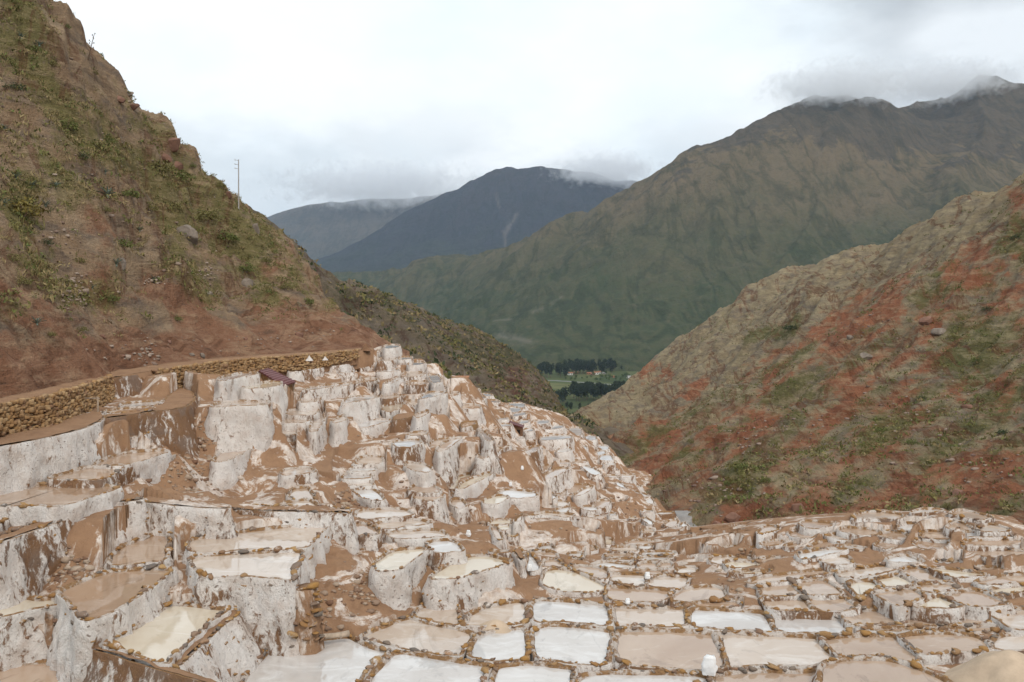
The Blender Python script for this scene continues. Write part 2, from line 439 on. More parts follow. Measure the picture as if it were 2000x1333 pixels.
def mountain_material(name, low, mid, high, z0, z1, scar=(0.30, 0.26, 0.22), s=1.0):
    m = M(name, 1.0, 0.05)
    sep = m.n.new("ShaderNodeSeparateXYZ"); m.l.new(m.pos, sep.inputs[0])
    v = m.scale((s, s, 0.5 * s))
    n1 = m.noise(0.0032, 7, 0.62, v); n2 = m.noise(0.016, 7, 0.7, v); n3 = m.noise(0.07, 5, 0.7, v)
    h = m.math('DIVIDE', m.math('SUBTRACT', sep.outputs["Z"], z0), z1 - z0)
    h = m.math('ADD', h, m.math('MULTIPLY', m.math('SUBTRACT', n1, 0.5), 1.3))
    h = m.math('ADD', h, m.math('MULTIPLY', m.math('SUBTRACT', n2, 0.5), 0.5))
    c = m.ramp(h, [(0.12, low), (0.5, mid), (0.85, high)])
    c = m.mix(m.ramp(n2, [(0.48, 0.0), (0.64, 0.6)]), c, tuple(0.6 * x for x in low))
    c = m.mix(m.ramp(m.noise(0.03, 6, 0.75, m.scale((s, s, 0.25 * s), (0, 0.5, 0.3))), [(0.54, 0.0), (0.70, 0.35)]), c, tuple(min(1, 1.2 * x) for x in high))
    c = m.mix(m.ramp(n3, [(0.5, 0.0), (0.72, 0.55)]), c, tuple(0.6 * x for x in mid))
    c = m.mix(m.math('MULTIPLY', m.attr("scar"), 0.5), c, scar)
    rv = m.noise(1.0, 6, 0.6, m.scale((0.0085 * s, 0.0022 * s, 0.0014 * s), (0, 0, -0.55)), 0.35)
    line = m.math('ABSOLUTE', m.math('SUBTRACT', rv, 0.5))
    c = m.mix(m.ramp(line, [(0.0, 0.42), (0.045, 0.0)]), c, tuple(0.5 * x for x in low))
    c = m.mix(m.ramp(line, [(0.03, 0.0), (0.08, 0.14), (0.14, 0.0)]), c, tuple(min(1, 1.3 * x) for x in high))
    rock = m.ramp(h, [(0.95, 0.0), (1.3, 0.5)])
    c = m.mix(rock, c, (0.055, 0.05, 0.045))
    m.color(c)
    m.bump(m.math('ADD', m.math('ADD', n2, m.math('MULTIPLY', n3, 0.35)), m.math('MULTIPLY', line, 1.6)), 0.8, 30.0)
    return m.m
MAT['mount_near'] = mountain_material("grassy_mountain", (0.058, 0.072, 0.034), (0.105, 0.095, 0.052), (0.160, 0.122, 0.073), -60, 620)
MAT['mount_blue'] = mountain_material("rocky_mountain", (0.05, 0.06, 0.05), (0.04, 0.043, 0.05), (0.055, 0.052, 0.055), 0, 1300)
MAT['mount_far'] = mountain_material("far_mountain", (0.06, 0.07, 0.055), (0.09, 0.082, 0.065), (0.12, 0.10, 0.075), 0, 1500)

def leaf_material(name, a, b, c3):
    m = M(name, 0.8, 0.2)
    m.color(m.mix(m.noise(0.7, 2), m.ramp(m.rand(True), [(0.0, a), (0.5, b), (1.0, c3)]), b))
    return m.m
MAT['leaf_olive'] = leaf_material("olive_leaves", (0.088, 0.092, 0.030), (0.161, 0.148, 0.052), (0.249, 0.207, 0.083))
MAT['leaf_green'] = leaf_material("green_leaves", (0.064, 0.083, 0.024), (0.119, 0.138, 0.041), (0.191, 0.187, 0.061))
MAT['leaf_dry'] = leaf_material("dry_grass_blades", (0.172, 0.136, 0.061), (0.251, 0.192, 0.094), (0.343, 0.265, 0.138))
MAT['leaf_dark'] = leaf_material("dark_leaves", (0.033, 0.047, 0.022), (0.058, 0.075, 0.035), (0.091, 0.101, 0.046))
MAT['leaf_gold'] = leaf_material("golden_leaves", (0.094, 0.081, 0.025), (0.175, 0.138, 0.037), (0.250, 0.188, 0.056))
MAT['leaf_agave'] = leaf_material("agave_leaves", (0.12, 0.155, 0.125), (0.17, 0.21, 0.17), (0.23, 0.26, 0.20))
MAT['leaf_euca'] = leaf_material("eucalyptus_leaves", (0.018, 0.03, 0.018), (0.03, 0.044, 0.025), (0.05, 0.065, 0.034))
MAT['leaf_field'] = leaf_material("field_hedge_leaves", (0.04, 0.065, 0.022), (0.07, 0.10, 0.032), (0.10, 0.13, 0.045))

def plain(name, c, rough=0.8, spec=0.3, var=0.25, scale=6.0, bump=0.3):
    m = M(name, rough, spec)
    n = m.noise(scale, 5, 0.65)
    m.color(m.mix(m.ramp(n, [(0.35, 0.0), (0.7, 1.0)]), tuple(x * (1 - var) for x in c), tuple(min(1, x * (1 + var * 0.6)) for x in c)))
    m.bump(m.noise(scale * 2.5, 4, 0.7), bump, 0.03)
    return m.m
MAT['wood'] = plain("weathered_wood", (0.42, 0.33, 0.25), 0.8, 0.2, 0.35, 5)
MAT['trunk'] = plain("bark", (0.16, 0.11, 0.075), 0.9, 0.1, 0.3, 8)
MAT['roof_red'] = plain("dark_red_roof", (0.145, 0.045, 0.042), 0.55, 0.3, 0.2, 3)
MAT['adobe'] = plain("adobe", (0.24, 0.135, 0.08), 0.95, 0.1, 0.3, 3)
MAT['brick'] = plain("orange_brick", (0.40, 0.19, 0.10), 0.9, 0.2, 0.25, 6)
MAT['whitewash'] = plain("whitewash", (0.72, 0.70, 0.66), 0.9, 0.2, 0.12, 2)
MAT['tile'] = plain("clay_tile_roof", (0.33, 0.15, 0.085), 0.9, 0.2, 0.25, 2)
MAT['tarp'] = plain("blue_tarpaulin", (0.10, 0.24, 0.52), 0.5, 0.4, 0.25, 3)
MAT['sack'] = plain("white_woven_sack", (0.80, 0.80, 0.80), 0.6, 0.3, 0.10, 9, 0.5)
MAT['salt'] = plain("heaped_salt", (0.62, 0.57, 0.53), 0.9, 0.3, 0.10, 5, 0.5)
MAT['sand'] = plain("heaped_pale_sand", (0.50, 0.385, 0.28), 0.95, 0.1, 0.15, 3, 0.4)
MAT['metal'] = plain("grey_pole", (0.40, 0.38, 0.36), 0.6, 0.3, 0.15, 2)
MAT['boulder'] = plain("grey_boulder", (0.235, 0.195, 0.16), 0.95, 0.1, 0.35, 1.4, 0.8)
MAT['boulder_red'] = plain("red_boulder", (0.23, 0.13, 0.095), 0.95, 0.1, 0.35, 1.4, 0.8)
MAT['shade'] = plain("dark_doorway", (0.05, 0.04, 0.035), 0.9, 0.1, 0.1)

# ------------------------------------------------------------------ surveyed points of the salt terraces: pixel and height
FLAT = [
 (0,1330,-8.7),(-40,1345,-9.2),(60,1346,-9.2),(160,1346,-9.2),(300,1330,-8.6),(600,1320,-8.6),(1000,1320,-8.6),(1400,1320,-8.6),(1900,1320,-8.6),(525,1262,-8.5),(680,1238,-8.55),
 (900,1230,-8.6),(1200,1230,-8.6),(1500,1240,-8.6),(1800,1240,-8.55),(2000,1240,-8.5),(1000,1180,-8.6),(1300,1188,-8.65),
 (250,1230,-7.6),(400,1230,-7.6),(180,1160,-7.0),(270,1080,-6.95),(480,1100,-6.9),(480,1050,-6.9),(640,1012,-6.7),(60,1110,-6.15),(130,1125,-6.6),(20,1140,-6.5),(150,1240,-7.4),(120,1280,-8.0),
 (40,1180,-7.3),(100,970,-5.5),(150,930,-5.3),(260,895,-5.3),(30,1020,-5.85),(270,985,-5.8),(400,1000,-6.2),
 (100,840,-4.15),(200,810,-4.15),(300,800,-4.1),(370,780,-4.15),(330,770,-4.05),(440,735,-4.0),(560,722,-4.0),(640,707,-3.75),(720,692,-3.55),
 (630,1200,-8.1),(680,1110,-7.6),(700,1150,-7.85),(745,1170,-7.95),(720,1205,-8.3),(660,1200,-8.2),(700,1235,-8.6),(785,1190,-8.5),(700,1060,-7.5),
 (770,1090,-7.65),(900,1105,-7.9),(830,1070,-7.6),(800,1040,-7.55),(760,1000,-7.4),(720,960,-7.2),(700,915,-6.9),
 (340,850,-5.2),(330,930,-6.0),(420,962,-6.75),(490,955,-6.75),
]
BYD = [   # pixel and distance
 (420,790,38),(500,765,44),(540,830,40),(430,905,33),(560,968,31.5),(600,880,37),(620,800,45),(640,745,53),(700,725,60),
 (770,695,66),(780,760,55),(700,800,48),(720,845,43),(640,870,39.5),(640,935,32.5),(690,990,31),(780,905,38),(860,935,39.5),(870,850,46),
 (860,780,57),(840,730,67),(900,765,73),(965,785,84),(950,830,56),(1010,850,64),(1060,880,66),(1100,830,82),(1150,850,87),(1195,900,75),
 (1130,930,59),(1050,950,49.5),(950,950,42),(960,1005,36.5),(880,1000,35.5),(1050,1010,40),(1150,1010,45),(1258,962,61),(1318,1012,51),
 (1240,1040,41),(1365,1050,41),(1150,1062,34.5),(1060,1072,32),(960,1062,30.5),(1030,1110,29),
 (1250,1130,27.5),(1250,1100,29.8),(1250,1072,33),(1120,1145,26.8),(1400,1120,28),(1380,1160,25.8),(1450,1082,30.6),(1450,1172,25.1),
 (1600,1100,28.2),(1700,1150,25.2),(1900,1120,26),(1700,1042,30.4),(1650,1008,32.2),(1850,1006,31),(1985,1048,27.3),(1480,1048,32.3),(1960,1180,24.4),(1560,1180,24.6),
]
pix = [(x, y, -z * F / (y - HOR)) for x, y, z in FLAT] + BYD
DG = TPS([(p[0], p[1]) for p in pix], [math.log(p[2]) for p in pix], lam=0.01, scale=100.0)
def depth(px, py): return float(np.exp(DG(np.array([px]), np.array([py]))[0]))

EXTRA = [(14,38,-11),(18,36,-11),(21,30,-10.5),(12,45,-17),(20,45,-18),(27,35,-16),(12.5,88,-22),(14,75,-22),(15,62,-21),(15.5,52,-20),(14.5,44,-17),
 (-13,84,-9),(-7,96,-12),(0,106,-15),(6,112,-19),(-24,35,-5.5),(-27,50,-5.5),(-24,65,-5.5),(-17,74,-6),(-30,25,-6),(-20,20,-7),(0,14,-8.9),(12,14,-8.9),(-10,15,-8.9),
 (-9,17,-9.4),(-7,16.4,-9.4),(-5,16.4,-9.4),(-11.5,18,-9.3),(-12,16,-9.5),(20,20,-8.8),(26,24,-9.0),(30,60,-22),(25,110,-26)]
tw = [tuple(at(*p)) for p in pix] + EXTRA
TERR = TPS([(p[0], p[1]) for p in tw], [p[2] for p in tw], lam=0.012, scale=10.0)

# ------------------------------------------------------------------ ponds: brine colour, wall, level, outline (pixels)
# level: z<height>, or b<top row>,<row of the wall's foot> under the first corner; '-' as colour = no brine (bank of earth)
PONDS = """
w white z-8.6 472,1318 500,1290 525,1265 560,1258 680,1238 700,1250 755,1270 770,1268 735,1300 715,1320 705,1350 460,1350
w white z-8.6 770,1268 850,1282 950,1296 965,1298 955,1320 950,1350 705,1350 715,1320 735,1300
w white z-8.6 965,1298 1035,1292 1125,1302 1130,1310 1115,1350 950,1350 955,1320
w white z-8.62 1130,1310 1300,1312 1390,1316 1400,1350 1115,1350
t mixed z-8.62 1390,1316 1450,1310 1500,1308 1560,1310 1600,1308 1605,1330 1600,1350 1400,1350
t mixed z-8.45 1600,1350 1605,1302 1620,1291 1680,1284 1740,1288 1800,1305 1850,1330 1875,1350
p white z-8.58 700,1250 705,1240 775,1210 800,1203 840,1215 925,1232 930,1240 915,1265 905,1284 850,1281 770,1266
w white z-8.58 930,1236 985,1227 1030,1222 1035,1260 1038,1290 965,1296 905,1284 915,1262
w white z-8.58 1035,1222 1100,1218 1197,1230 1203,1240 1195,1265 1200,1302 1125,1302 1038,1290 1036,1260
t mixed z-8.6 1200,1232 1215,1228 1340,1230 1395,1236 1405,1250 1420,1285 1425,1305 1390,1314 1300,1311 1200,1302 1196,1265
p mixed z-8.6 1400,1236 1500,1240 1590,1244 1600,1250 1620,1275 1640,1285 1600,1300 1540,1303 1480,1300 1425,1305 1420,1285 1407,1250
t mixed z-8.55 1600,1246 1680,1240 1748,1240 1765,1255 1795,1280 1790,1302 1740,1288 1680,1284 1640,1286 1620,1265
t mixed z-8.5 1750,1239 1830,1234 1890,1238 1920,1245 1935,1262 1940,1270 1880,1276 1800,1282 1768,1255
p mixed z-8.5 1935,1245 1960,1238 2020,1235 2020,1270 1945,1272 1932,1260
p white z-8.56 795,1203 835,1172 840,1168 885,1170 900,1190 905,1215 895,1224 850,1220
p white z-8.56 905,1215 915,1195 965,1178 1030,1170 1033,1195 1033,1220 985,1226 925,1230 897,1224
w white z-8.56 1033,1170 1060,1168 1180,1178 1192,1182 1195,1200 1199,1228 1100,1216 1035,1220
p white z-8.58 1193,1182 1240,1184 1330,1186 1345,1190 1347,1215 1345,1228 1215,1226 1200,1228 1195,1200
w white z-8.58 1346,1188 1400,1190 1480,1194 1500,1200 1510,1225 1515,1236 1440,1233 1348,1228
w white z-8.58 1502,1196 1560,1200 1640,1208 1660,1220 1665,1238 1600,1240 1517,1236
t mixed z-8.5 1645,1202 1660,1192 1730,1190 1800,1194 1880,1198 1920,1210 1940,1220 1830,1222 1700,1222 1670,1226
t white z-8.52 1670,1229 1700,1223 1830,1224 1945,1222 1950,1230 1935,1240 1830,1232 1745,1238
p white z-8.4 1920,1186 1945,1190 2020,1188 2020,1232 1975,1232 1950,1215
c mixed z-8.68 1058,1130 1065,1115 1090,1110 1130,1118 1165,1135 1185,1145 1180,1152 1150,1160 1110,1158 1075,1150 1058,1140
t mixed z-8.72 1110,1102 1180,1108 1190,1115 1190,1132 1165,1132 1130,1116 1115,1110
t mixed z-8.75 1058,1092 1090,1092 1100,1100 1108,1112 1090,1109 1062,1112
p mixed z-8.75 1190,1119 1255,1122 1265,1125 1262,1148 1240,1146 1190,1138
p mixed z-8.75 1268,1124 1345,1126 1345,1140 1335,1152 1300,1150 1262,1147
t mixed z-8.66 1185,1150 1200,1145 1310,1152 1312,1158 1300,1175 1250,1178 1185,1172
t mixed z-8.66 1312,1160 1335,1148 1390,1143 1415,1150 1420,1168 1400,1172 1310,1180
b mixed z-8.6 1310,1182 1420,1170 1450,1178 1445,1190 1350,1187
w mixed z-8.95 1150,1103 1185,1096 1235,1102 1238,1110 1200,1113 1160,1107
w mixed z-9.0 1185,1092 1240,1090 1242,1102 1190,1098
t mixed z-9.1 1178,1080 1240,1080 1242,1089 1185,1091
p mixed z-9.25 1192,1072 1200,1067 1245,1068 1250,1079 1195,1079
t mixed z-8.95 1245,1098 1285,1098 1285,1113 1245,1112
t mixed z-8.95 1287,1098 1315,1097 1313,1111 1287,1113
w mixed z-9.05 1245,1087 1315,1086 1315,1096 1245,1097
w mixed z-9.15 1250,1077 1322,1076 1320,1086 1248,1087
w mixed z-9.35 1230,1066 1275,1063 1278,1073 1250,1075 1232,1071
w mixed z-8.95 1050,1066 1075,1062 1083,1066 1083,1075 1052,1075
t mixed z-8.85 1025,1076 1088,1077 1092,1090 1050,1090
w mixed z-9.05 1107,1080 1140,1078 1140,1090 1107,1088
t mixed z-9.2 1110,1068 1165,1066 1168,1078 1112,1078
t mixed z-8.9 1112,1090 1138,1091 1140,1101 1110,1099
c white z-9.3 1118,1048 1170,1048 1168,1059 1122,1060
w white z-9.35 1120,1060 1160,1059 1160,1067 1120,1067
w white z-9.7 1165,1026 1200,1024 1203,1032 1162,1033
w white z-9.6 1160,1034 1203,1033 1205,1041 1158,1042
w white z-9.5 1160,1043 1204,1042 1200,1051 1172,1051
w mixed z-9.9 1205,1034 1232,1033 1236,1040 1208,1041
c mixed z-9.4 1175,1052 1198,1052 1200,1065 1178,1065
p mixed z-8.85 1320,1108 1360,1106 1365,1119 1320,1122
w mixed z-9.4 1300,1070 1328,1068 1330,1076 1302,1077
w white z-8.55 1030,1078 1040,1082 1055,1100 1055,1115 1035,1118 1028,1100
- white z-8.1 998,1076 1020,1070 1026,1092 1014,1098
t mixed z-8.32 1460,1140 1475,1128 1540,1118 1620,1110 1650,1113 1620,1122 1540,1137 1480,1142
t mixed z-8.36 1478,1144 1545,1137 1560,1150 1578,1165 1490,1168 1482,1155
t mixed z-8.36 1548,1137 1600,1130 1625,1138 1650,1158 1645,1163 1580,1166 1562,1150
t mixed z-8.42 1485,1172 1490,1168 1570,1167 1590,1188 1597,1196 1500,1194
t mixed z-8.42 1570,1167 1650,1164 1665,1175 1683,1188 1650,1197 1597,1196
p white z-8.28 1630,1118 1660,1112 1720,1103 1745,1104 1752,1112 1740,1118 1700,1128 1645,1133
c mixed z-8.3 1650,1137 1700,1133 1735,1150 1700,1155 1692,1165 1680,1172 1668,1160 1655,1147
c mixed z-8.26 1703,1132 1750,1122 1762,1126 1790,1140 1770,1146 1735,1150
t mixed z-8.2 1755,1115 1780,1108 1805,1110 1862,1132 1850,1136 1800,1136 1765,1122
c mixed z-8.1 1810,1108 1860,1110 1935,1122 1920,1126 1870,1132 1840,1122
t white z-8.16 1700,1157 1735,1152 1775,1146 1815,1166 1765,1188 1750,1186 1715,1168
t mixed z-8.16 1778,1146 1805,1138 1850,1138 1885,1148 1850,1157 1818,1163
c mixed z-8.2 1770,1188 1818,1164 1838,1163 1890,1186 1850,1191
t mixed z-8.18 1838,1162 1890,1150 1920,1154 1980,1180 1960,1184 1893,1187
t mixed z-8.1 1898,1136 1960,1122 2020,1120 2020,1138 1925,1146
c mixed z-8.15 1928,1148 2020,1140 2020,1156 1960,1164 1940,1160
t white z-8.2 1475,1038 1490,1026 1510,1025 1530,1034 1500,1043 1480,1046
t white z-8.2 1535,1041 1560,1034 1600,1042 1590,1052 1570,1056 1545,1049
t white z-8.0 1558,1025 1568,1015 1630,1022 1625,1030 1600,1036 1570,1033
t mixed z-8.4 1480,1062 1515,1052 1540,1060 1520,1068 1490,1068
t mixed z-8.85 1390,1061 1455,1055 1460,1061 1400,1067
w mixed z-8.8 1398,1071 1435,1066 1450,1074 1440,1082 1410,1080
w mixed z-8.65 1455,1071 1475,1066 1510,1078 1500,1084 1465,1079
c mixed z-8.55 1413,1101 1420,1095 1460,1096 1500,1104 1480,1111 1420,1112
t mixed z-8.5 1470,1094 1510,1086 1530,1094 1525,1100 1500,1103
c mixed z-8.5 1422,1117 1500,1113 1510,1118 1470,1124 1425,1122
t mixed z-8.35 1525,1067 1570,1056 1575,1062 1545,1073
t white z-8.3 1570,1067 1620,1054 1640,1058 1635,1068 1590,1075
w white z-8.1 1552,1082 1600,1072 1655,1070 1650,1078 1575,1095 1560,1090
p white z-8.15 1595,1091 1650,1084 1672,1098 1650,1105 1615,1105
p white z-8.2 1605,1048 1640,1040 1695,1052 1690,1057 1640,1057
t mixed z-8.05 1630,1037 1650,1028 1722,1036 1715,1044 1690,1049
t mixed z-8.05 1708,1046 1735,1036 1780,1044 1772,1056 1740,1055
w white z-8.0 1745,1032 1765,1022 1810,1022 1822,1030 1800,1035 1780,1041
t white z-7.95 1792,1043 1800,1037 1870,1036 1875,1042 1860,1057 1800,1053
b mixed z-8.0 1785,1057 1800,1053 1858,1058 1850,1078 1800,1075 1783,1065
b mixed z-7.8 1870,1063 1900,1054 1960,1052 2020,1056 2020,1066 1900,1069
t mixed z-7.9 1875,1077 1885,1070 2020,1076 2020,1097 1920,1089
t mixed z-8.15 1700,1066 1725,1054 1768,1062 1765,1070 1730,1075
w white z-8.15 1725,1091 1765,1082 1790,1090 1805,1099 1740,1101
t mixed z-7.75 1845,1028 1860,1018 1885,1022 1905,1034 1880,1041 1850,1035
p white z-7.6 1905,1031 1930,1022 1975,1032 1970,1041 1915,1041
w white z-7.75 1876,1042 1890,1037 1980,1044 1975,1051 1885,1051
t mixed z-7.78 1662,1014 1670,1003 1700,998 1765,1004 1760,1015 1700,1015
w mixed z-7.72 1775,1004 1790,994 1840,994 1848,1001 1790,1005
t mixed z-7.6 1848,1004 1870,996 1900,998 1945,1012 1920,1019 1880,1011
c white z-7.5 185,1262 260,1225 325,1180 345,1177 445,1187 450,1192 420,1215 385,1245 340,1285 332,1302 290,1292 235,1274
b mixed z-8.35 -30,1310 60,1290 130,1288 190,1302 215,1320 200,1350 -30,1350
t mixed z-8.5 235,1350 225,1330 260,1322 330,1324 420,1336 440,1350
c white z-7.2 -30,1198 -30,1158 30,1160 85,1170 100,1166 128,1172 138,1180 110,1186 60,1195 0,1210
- brown z-7.55 182,1264 235,1275 290,1293 332,1303 400,1322 432,1336 425,1343 380,1331 320,1313 280,1302 230,1285 178,1273
- whitebank z-7.6 452,1190 474,1197 436,1226 394,1264 350,1304 334,1304 385,1246 420,1216
t white z-6.92 150,1213 125,1172 100,1160 150,1135 190,1120 230,1112 340,1108 345,1112 300,1150 240,1190 185,1215
t mixed z-6.86 205,1103 210,1085 235,1065 300,1042 330,1036 335,1060 332,1090 320,1098 270,1104 225,1107
p white z-6.83 362,1086 480,1077 600,1074 592,1095 582,1120 580,1137 540,1134 470,1128 400,1135 372,1110
p white z-6.8 362,1060 370,1052 450,1040 560,1028 640,1014 652,1018 640,1035 615,1060 600,1074 480,1077 365,1085
- mixed z-5.75 -30,1075 60,1042 150,1010 200,987 270,979 285,975 270,966 190,972 120,1000 40,1030 -30,1060
- mixed z-5.98 268,981 370,992 450,996 455,985 370,980 290,970
- mixed z-6.4 440,996 500,999 600,1001 665,1003 690,1006 690,996 640,990 500,988 445,987
p mixed z-6.45 520,993 560,980 605,973 622,985 628,997 540,1000
t white z-5.38 -30,1002 0,992 75,990 95,997 160,981 240,955 232,948 120,945 -30,950
w white z-5.7 -30,1032 0,1029 34,1003 20,997 -30,997
t mixed z-5.23 85,938 105,928 170,912 245,908 240,919 205,941 150,941
t white z-5.2 172,911 210,893 240,884 325,878 336,883 300,896 250,911 205,913
w white z-4.75 240,851 255,842 290,835 299,838 290,851 260,857
- white z-4.05 -30,880 60,862 120,850 160,840 200,823 208,815 195,800 110,822 0,845 -30,850
- brown z-4.0 200,820 300,804 345,801 375,791 384,778 377,765 350,757 330,772 305,795 205,809
- brown z-3.16 206,741 255,734 306,727 312,718 215,728
w mixed z-3.99 226,791 265,785 325,782 312,793 250,798
p mixed z-4.0 195,804 230,798 305,795 300,803 215,810
c white b760,795 475,762 550,758 553,750 520,750 470,757
p white b797,848 410,799 460,796 527,796 534,788 440,788 413,793
p mixed b748,752 350,748 420,742 505,735 503,729 400,733 350,740
w white b744,786 428,749 470,741 507,738 507,732 470,734 420,742
w white b764,788 585,766 655,760 692,757 688,750 600,759
t white b786,800 578,784 615,774 627,777 629,786 588,789
w white b787,828 660,792 742,783 740,776 680,779
t mixed b750,781 690,753 735,746 738,750 738,742 700,745
p mixed b812,820 555,812 556,805 615,800 627,804 615,813
t mixed b827,836 545,828 553,818 607,818 602,828
p mixed b850,856 545,851 550,838 582,838 584,852
c mixed b866,870 550,867 552,856 582,856 578,867
p mixed b880,884 552,881 553,869 576,869 576,882
p white b843,872 598,845 620,806 630,804 638,822 618,848
p white b822,855 643,825 670,812 677,814 680,824 655,830
t white z-5.85 412,904 420,890 440,875 500,861 512,864 497,873 480,886 450,901 428,906
t brown z-5.6 470,857 500,850 525,848 530,855 502,860 480,862
p mixed z-6.4 545,928 550,915 610,911 622,925 560,931
t mixed z-6.5 560,977 562,955 605,950 616,968 620,981
p white z-6.75 690,905 700,892 750,890 752,908 690,909
w white z-6.85 672,923 690,910 740,910 736,923
w white z-6.95 660,938 672,924 728,924 726,938
p white z-7.05 660,951 665,940 725,939 737,951
w white z-7.15 680,956 735,953 762,983 700,974
p mixed z-7.3 690,1012 695,995 795,992 818,1009 722,1016
p mixed z-7.4 725,1032 735,1018 830,1014 853,1026 750,1035
p mixed z-7.45 755,1052 752,1038 860,1032 885,1049 800,1055
w mixed z-7.5 825,1064 840,1056 885,1052 918,1079 850,1083 840,1076
t mixed z-7.2 682,1041 690,1020 720,1022 747,1038 742,1046 700,1049
c white z-7.5 725,1112 730,1095 760,1075 825,1068 838,1075 818,1091 782,1116 740,1121
c white z-7.8 832,1131 860,1108 905,1086 950,1082 990,1092 1008,1098 962,1113 902,1131 850,1137
w mixed z-8.0 950,1076 995,1074 1001,1083 960,1082
t mixed b963,970 793,963 805,950 840,944 864,959 856,966
t mixed b977,986 803,978 806,968 866,966 873,973 850,982
t mixed b994,1012 877,990 882,976 906,978 918,993 897,997
t mixed b970,976 872,968 910,957 920,963 906,973 880,972
c white b946,978 888,957 900,946 935,932 957,925 964,932 942,941 906,957
c mixed b956,963 872,957 880,936 920,928 937,926 931,936 900,946 892,957
p white b885,938 848,884 857,873 890,858 907,858 892,873 864,886
p mixed b873,880 830,873 850,860 895,857 886,868 860,877
w mixed b874,905 768,875 764,865 820,863 830,868 800,875
p white b921,945 787,914 795,905 840,911 850,920 836,927 800,922
w white b973,1004 968,967 985,961 1050,965 1054,973 1000,976 974,974
c white b986,1014 938,980 970,972 1002,975 977,987 943,987
p white b1011,1046 1021,1012 1060,1009 1122,1014 1124,1007 1060,1003
p white b1020,1053 1002,1022 1012,1011 1023,1010 1020,1020
c mixed b1026,1029 948,1027 960,1018 1004,1018 1001,1027
c mixed b1037,1040 958,1037 965,1028 1001,1028 999,1037
c mixed b1049,1053 986,1050 990,1039 1006,1039 1014,1051
t mixed b1030,1040 953,1030 976,1034 987,1056 968,1056
t mixed b931,950 1038,928 1055,913 1087,908 1076,919 1050,932
t mixed b934,962 1052,935 1075,921 1100,915 1114,918 1106,927 1070,939
t mixed b890,936 922,897 945,883 985,876 1001,875 977,886 950,899
t mixed b886,916 1000,892 1040,877 1053,873 1057,879 1046,887
p white b953,964 1021,954 1035,944 1047,942 1049,951 1030,957
t mixed b963,976 1098,964 1110,952 1150,948 1157,953 1130,964
p white b968,991 1113,970 1140,955 1159,951 1162,959 1136,971
p white b971,983 1087,972 1100,963 1109,962 1106,972
w mixed b975,984 1050,974 1080,968 1092,975 1070,982
p mixed b988,994 1068,987 1090,978 1117,985 1100,994
w mixed b1000,1009 1078,1000 1105,992 1117,995 1106,1010
w mixed b997,1006 1131,998 1140,991 1172,994 1166,1001
t mixed b990,1000 1153,992 1165,982 1197,979 1192,989 1175,996
w mixed b929,946 1130,917 1150,912 1180,926 1160,932
w mixed b966,974 1198,947 1210,943 1237,965 1225,970
w mixed b974,986 1226,963 1240,961 1277,972 1255,978
p mixed b984,996 1248,978 1272,971 1282,986 1262,988
w mixed b1024,1034 1251,1018 1262,1015 1282,1025 1268,1029
t mixed b1024,1034 1290,1028 1308,1016 1330,1020 1318,1034
w mixed b1030,1040 1326,1030 1334,1020 1348,1030 1342,1038
w white b813,821 998,815 1028,813 1029,807 1002,809
w white b828,838 1012,829 1034,828 1034,822 1014,823
w white b829,840 1036,831 1074,829 1074,823 1038,824
w white b840,852 1056,842 1102,839 1102,833 1060,835
w white b844,853 1020,846 1044,844 1044,839 1022,840
w white b861,873 1052,863 1118,860 1118,853 1056,855
w white b881,891 1124,882 1148,880 1148,874 1126,875
w white b875,885 1108,877 1128,874 1128,868 1110,869
w white b885,895 1084,887 1118,884 1118,878 1088,879
w mixed b796,801 990,798 1028,797 1026,790 994,790
w mixed b804,810 988,807 1018,806 1018,799 992,799
p mixed b852,862 1104,853 1140,852 1136,840 1108,840
w white b861,873 1138,863 1168,861 1164,854 1142,854
w mixed b879,886 1160,881 1192,880 1188,873 1164,873
w mixed b889,897 1162,891 1184,890 1183,883 1165,883
w mixed b899,908 1168,901 1200,901 1196,892 1172,892
w mixed b908,916 1178,910 1202,910 1200,903 1180,903
w white b681,691 748,683 781,681 783,676 750,676
p mixed b704,713 776,705 806,703 806,699 778,699
t mixed b708,727 732,709 772,706 778,701 740,702
w white b727,738 734,729 782,727 782,723 738,723
p white b714,730 794,716 830,714 832,709 798,709
t mixed b736,752 780,738 830,736 832,730 784,730
w white b747,773 744,751 772,743 786,738 788,744 760,752
t mixed b753,776 790,755 838,753 840,747 794,747
p white b736,762 830,738 858,733 866,748 845,752
w white b778,817 811,784 850,778 874,774 872,768 830,771
t mixed b774,805 876,777 898,774 898,769 880,769
c white b803,821 744,804 760,808 794,799 792,793 745,796
- brown b822,845 766,824 810,818 812,812 770,814
p white b811,839 805,815 830,808 836,806 840,812 815,820
w white b836,853 690,834 715,838 762,828 770,822 740,821 700,826
t mixed b779,797 740,781 785,779 786,773 744,773
t mixed b791,809 786,793 826,792 826,786 790,785
w white b762,773 840,765 874,763 872,757 845,757
p white b852,867 792,854 836,852 838,847 796,847
p white b784,795 898,787 934,786 934,781 900,781
t mixed b797,813 884,800 940,800 940,793 888,793
t ochre b836,858 898,839 930,833 936,827 900,829
t mixed b838,880 930,840 950,845 968,862 955,866 936,850
p white b870,891 917,874 946,871 946,866 920,866
t mixed b771,775 884,773 930,771 930,766 888,766
w mixed b764,768 895,766 940,765 938,761 897,761
t mixed b778,783 905,780 950,780 950,775 908,775
w mixed b773,777 938,775 964,775 962,771 940,770
t mixed b785,790 940,787 978,788 976,783 944,783
p mixed b761,765 868,762 895,761 893,757 870,757
t mixed b767,771 848,770 880,768 878,763 850,764
p mixed b748,752 668,751 705,748 700,742 672,744
p mixed b741,744 738,745 770,741 768,736 740,739
w mixed b720,726 700,722 725,718 722,712 702,715
w mixed b716,720 640,718 690,713 688,708 645,712
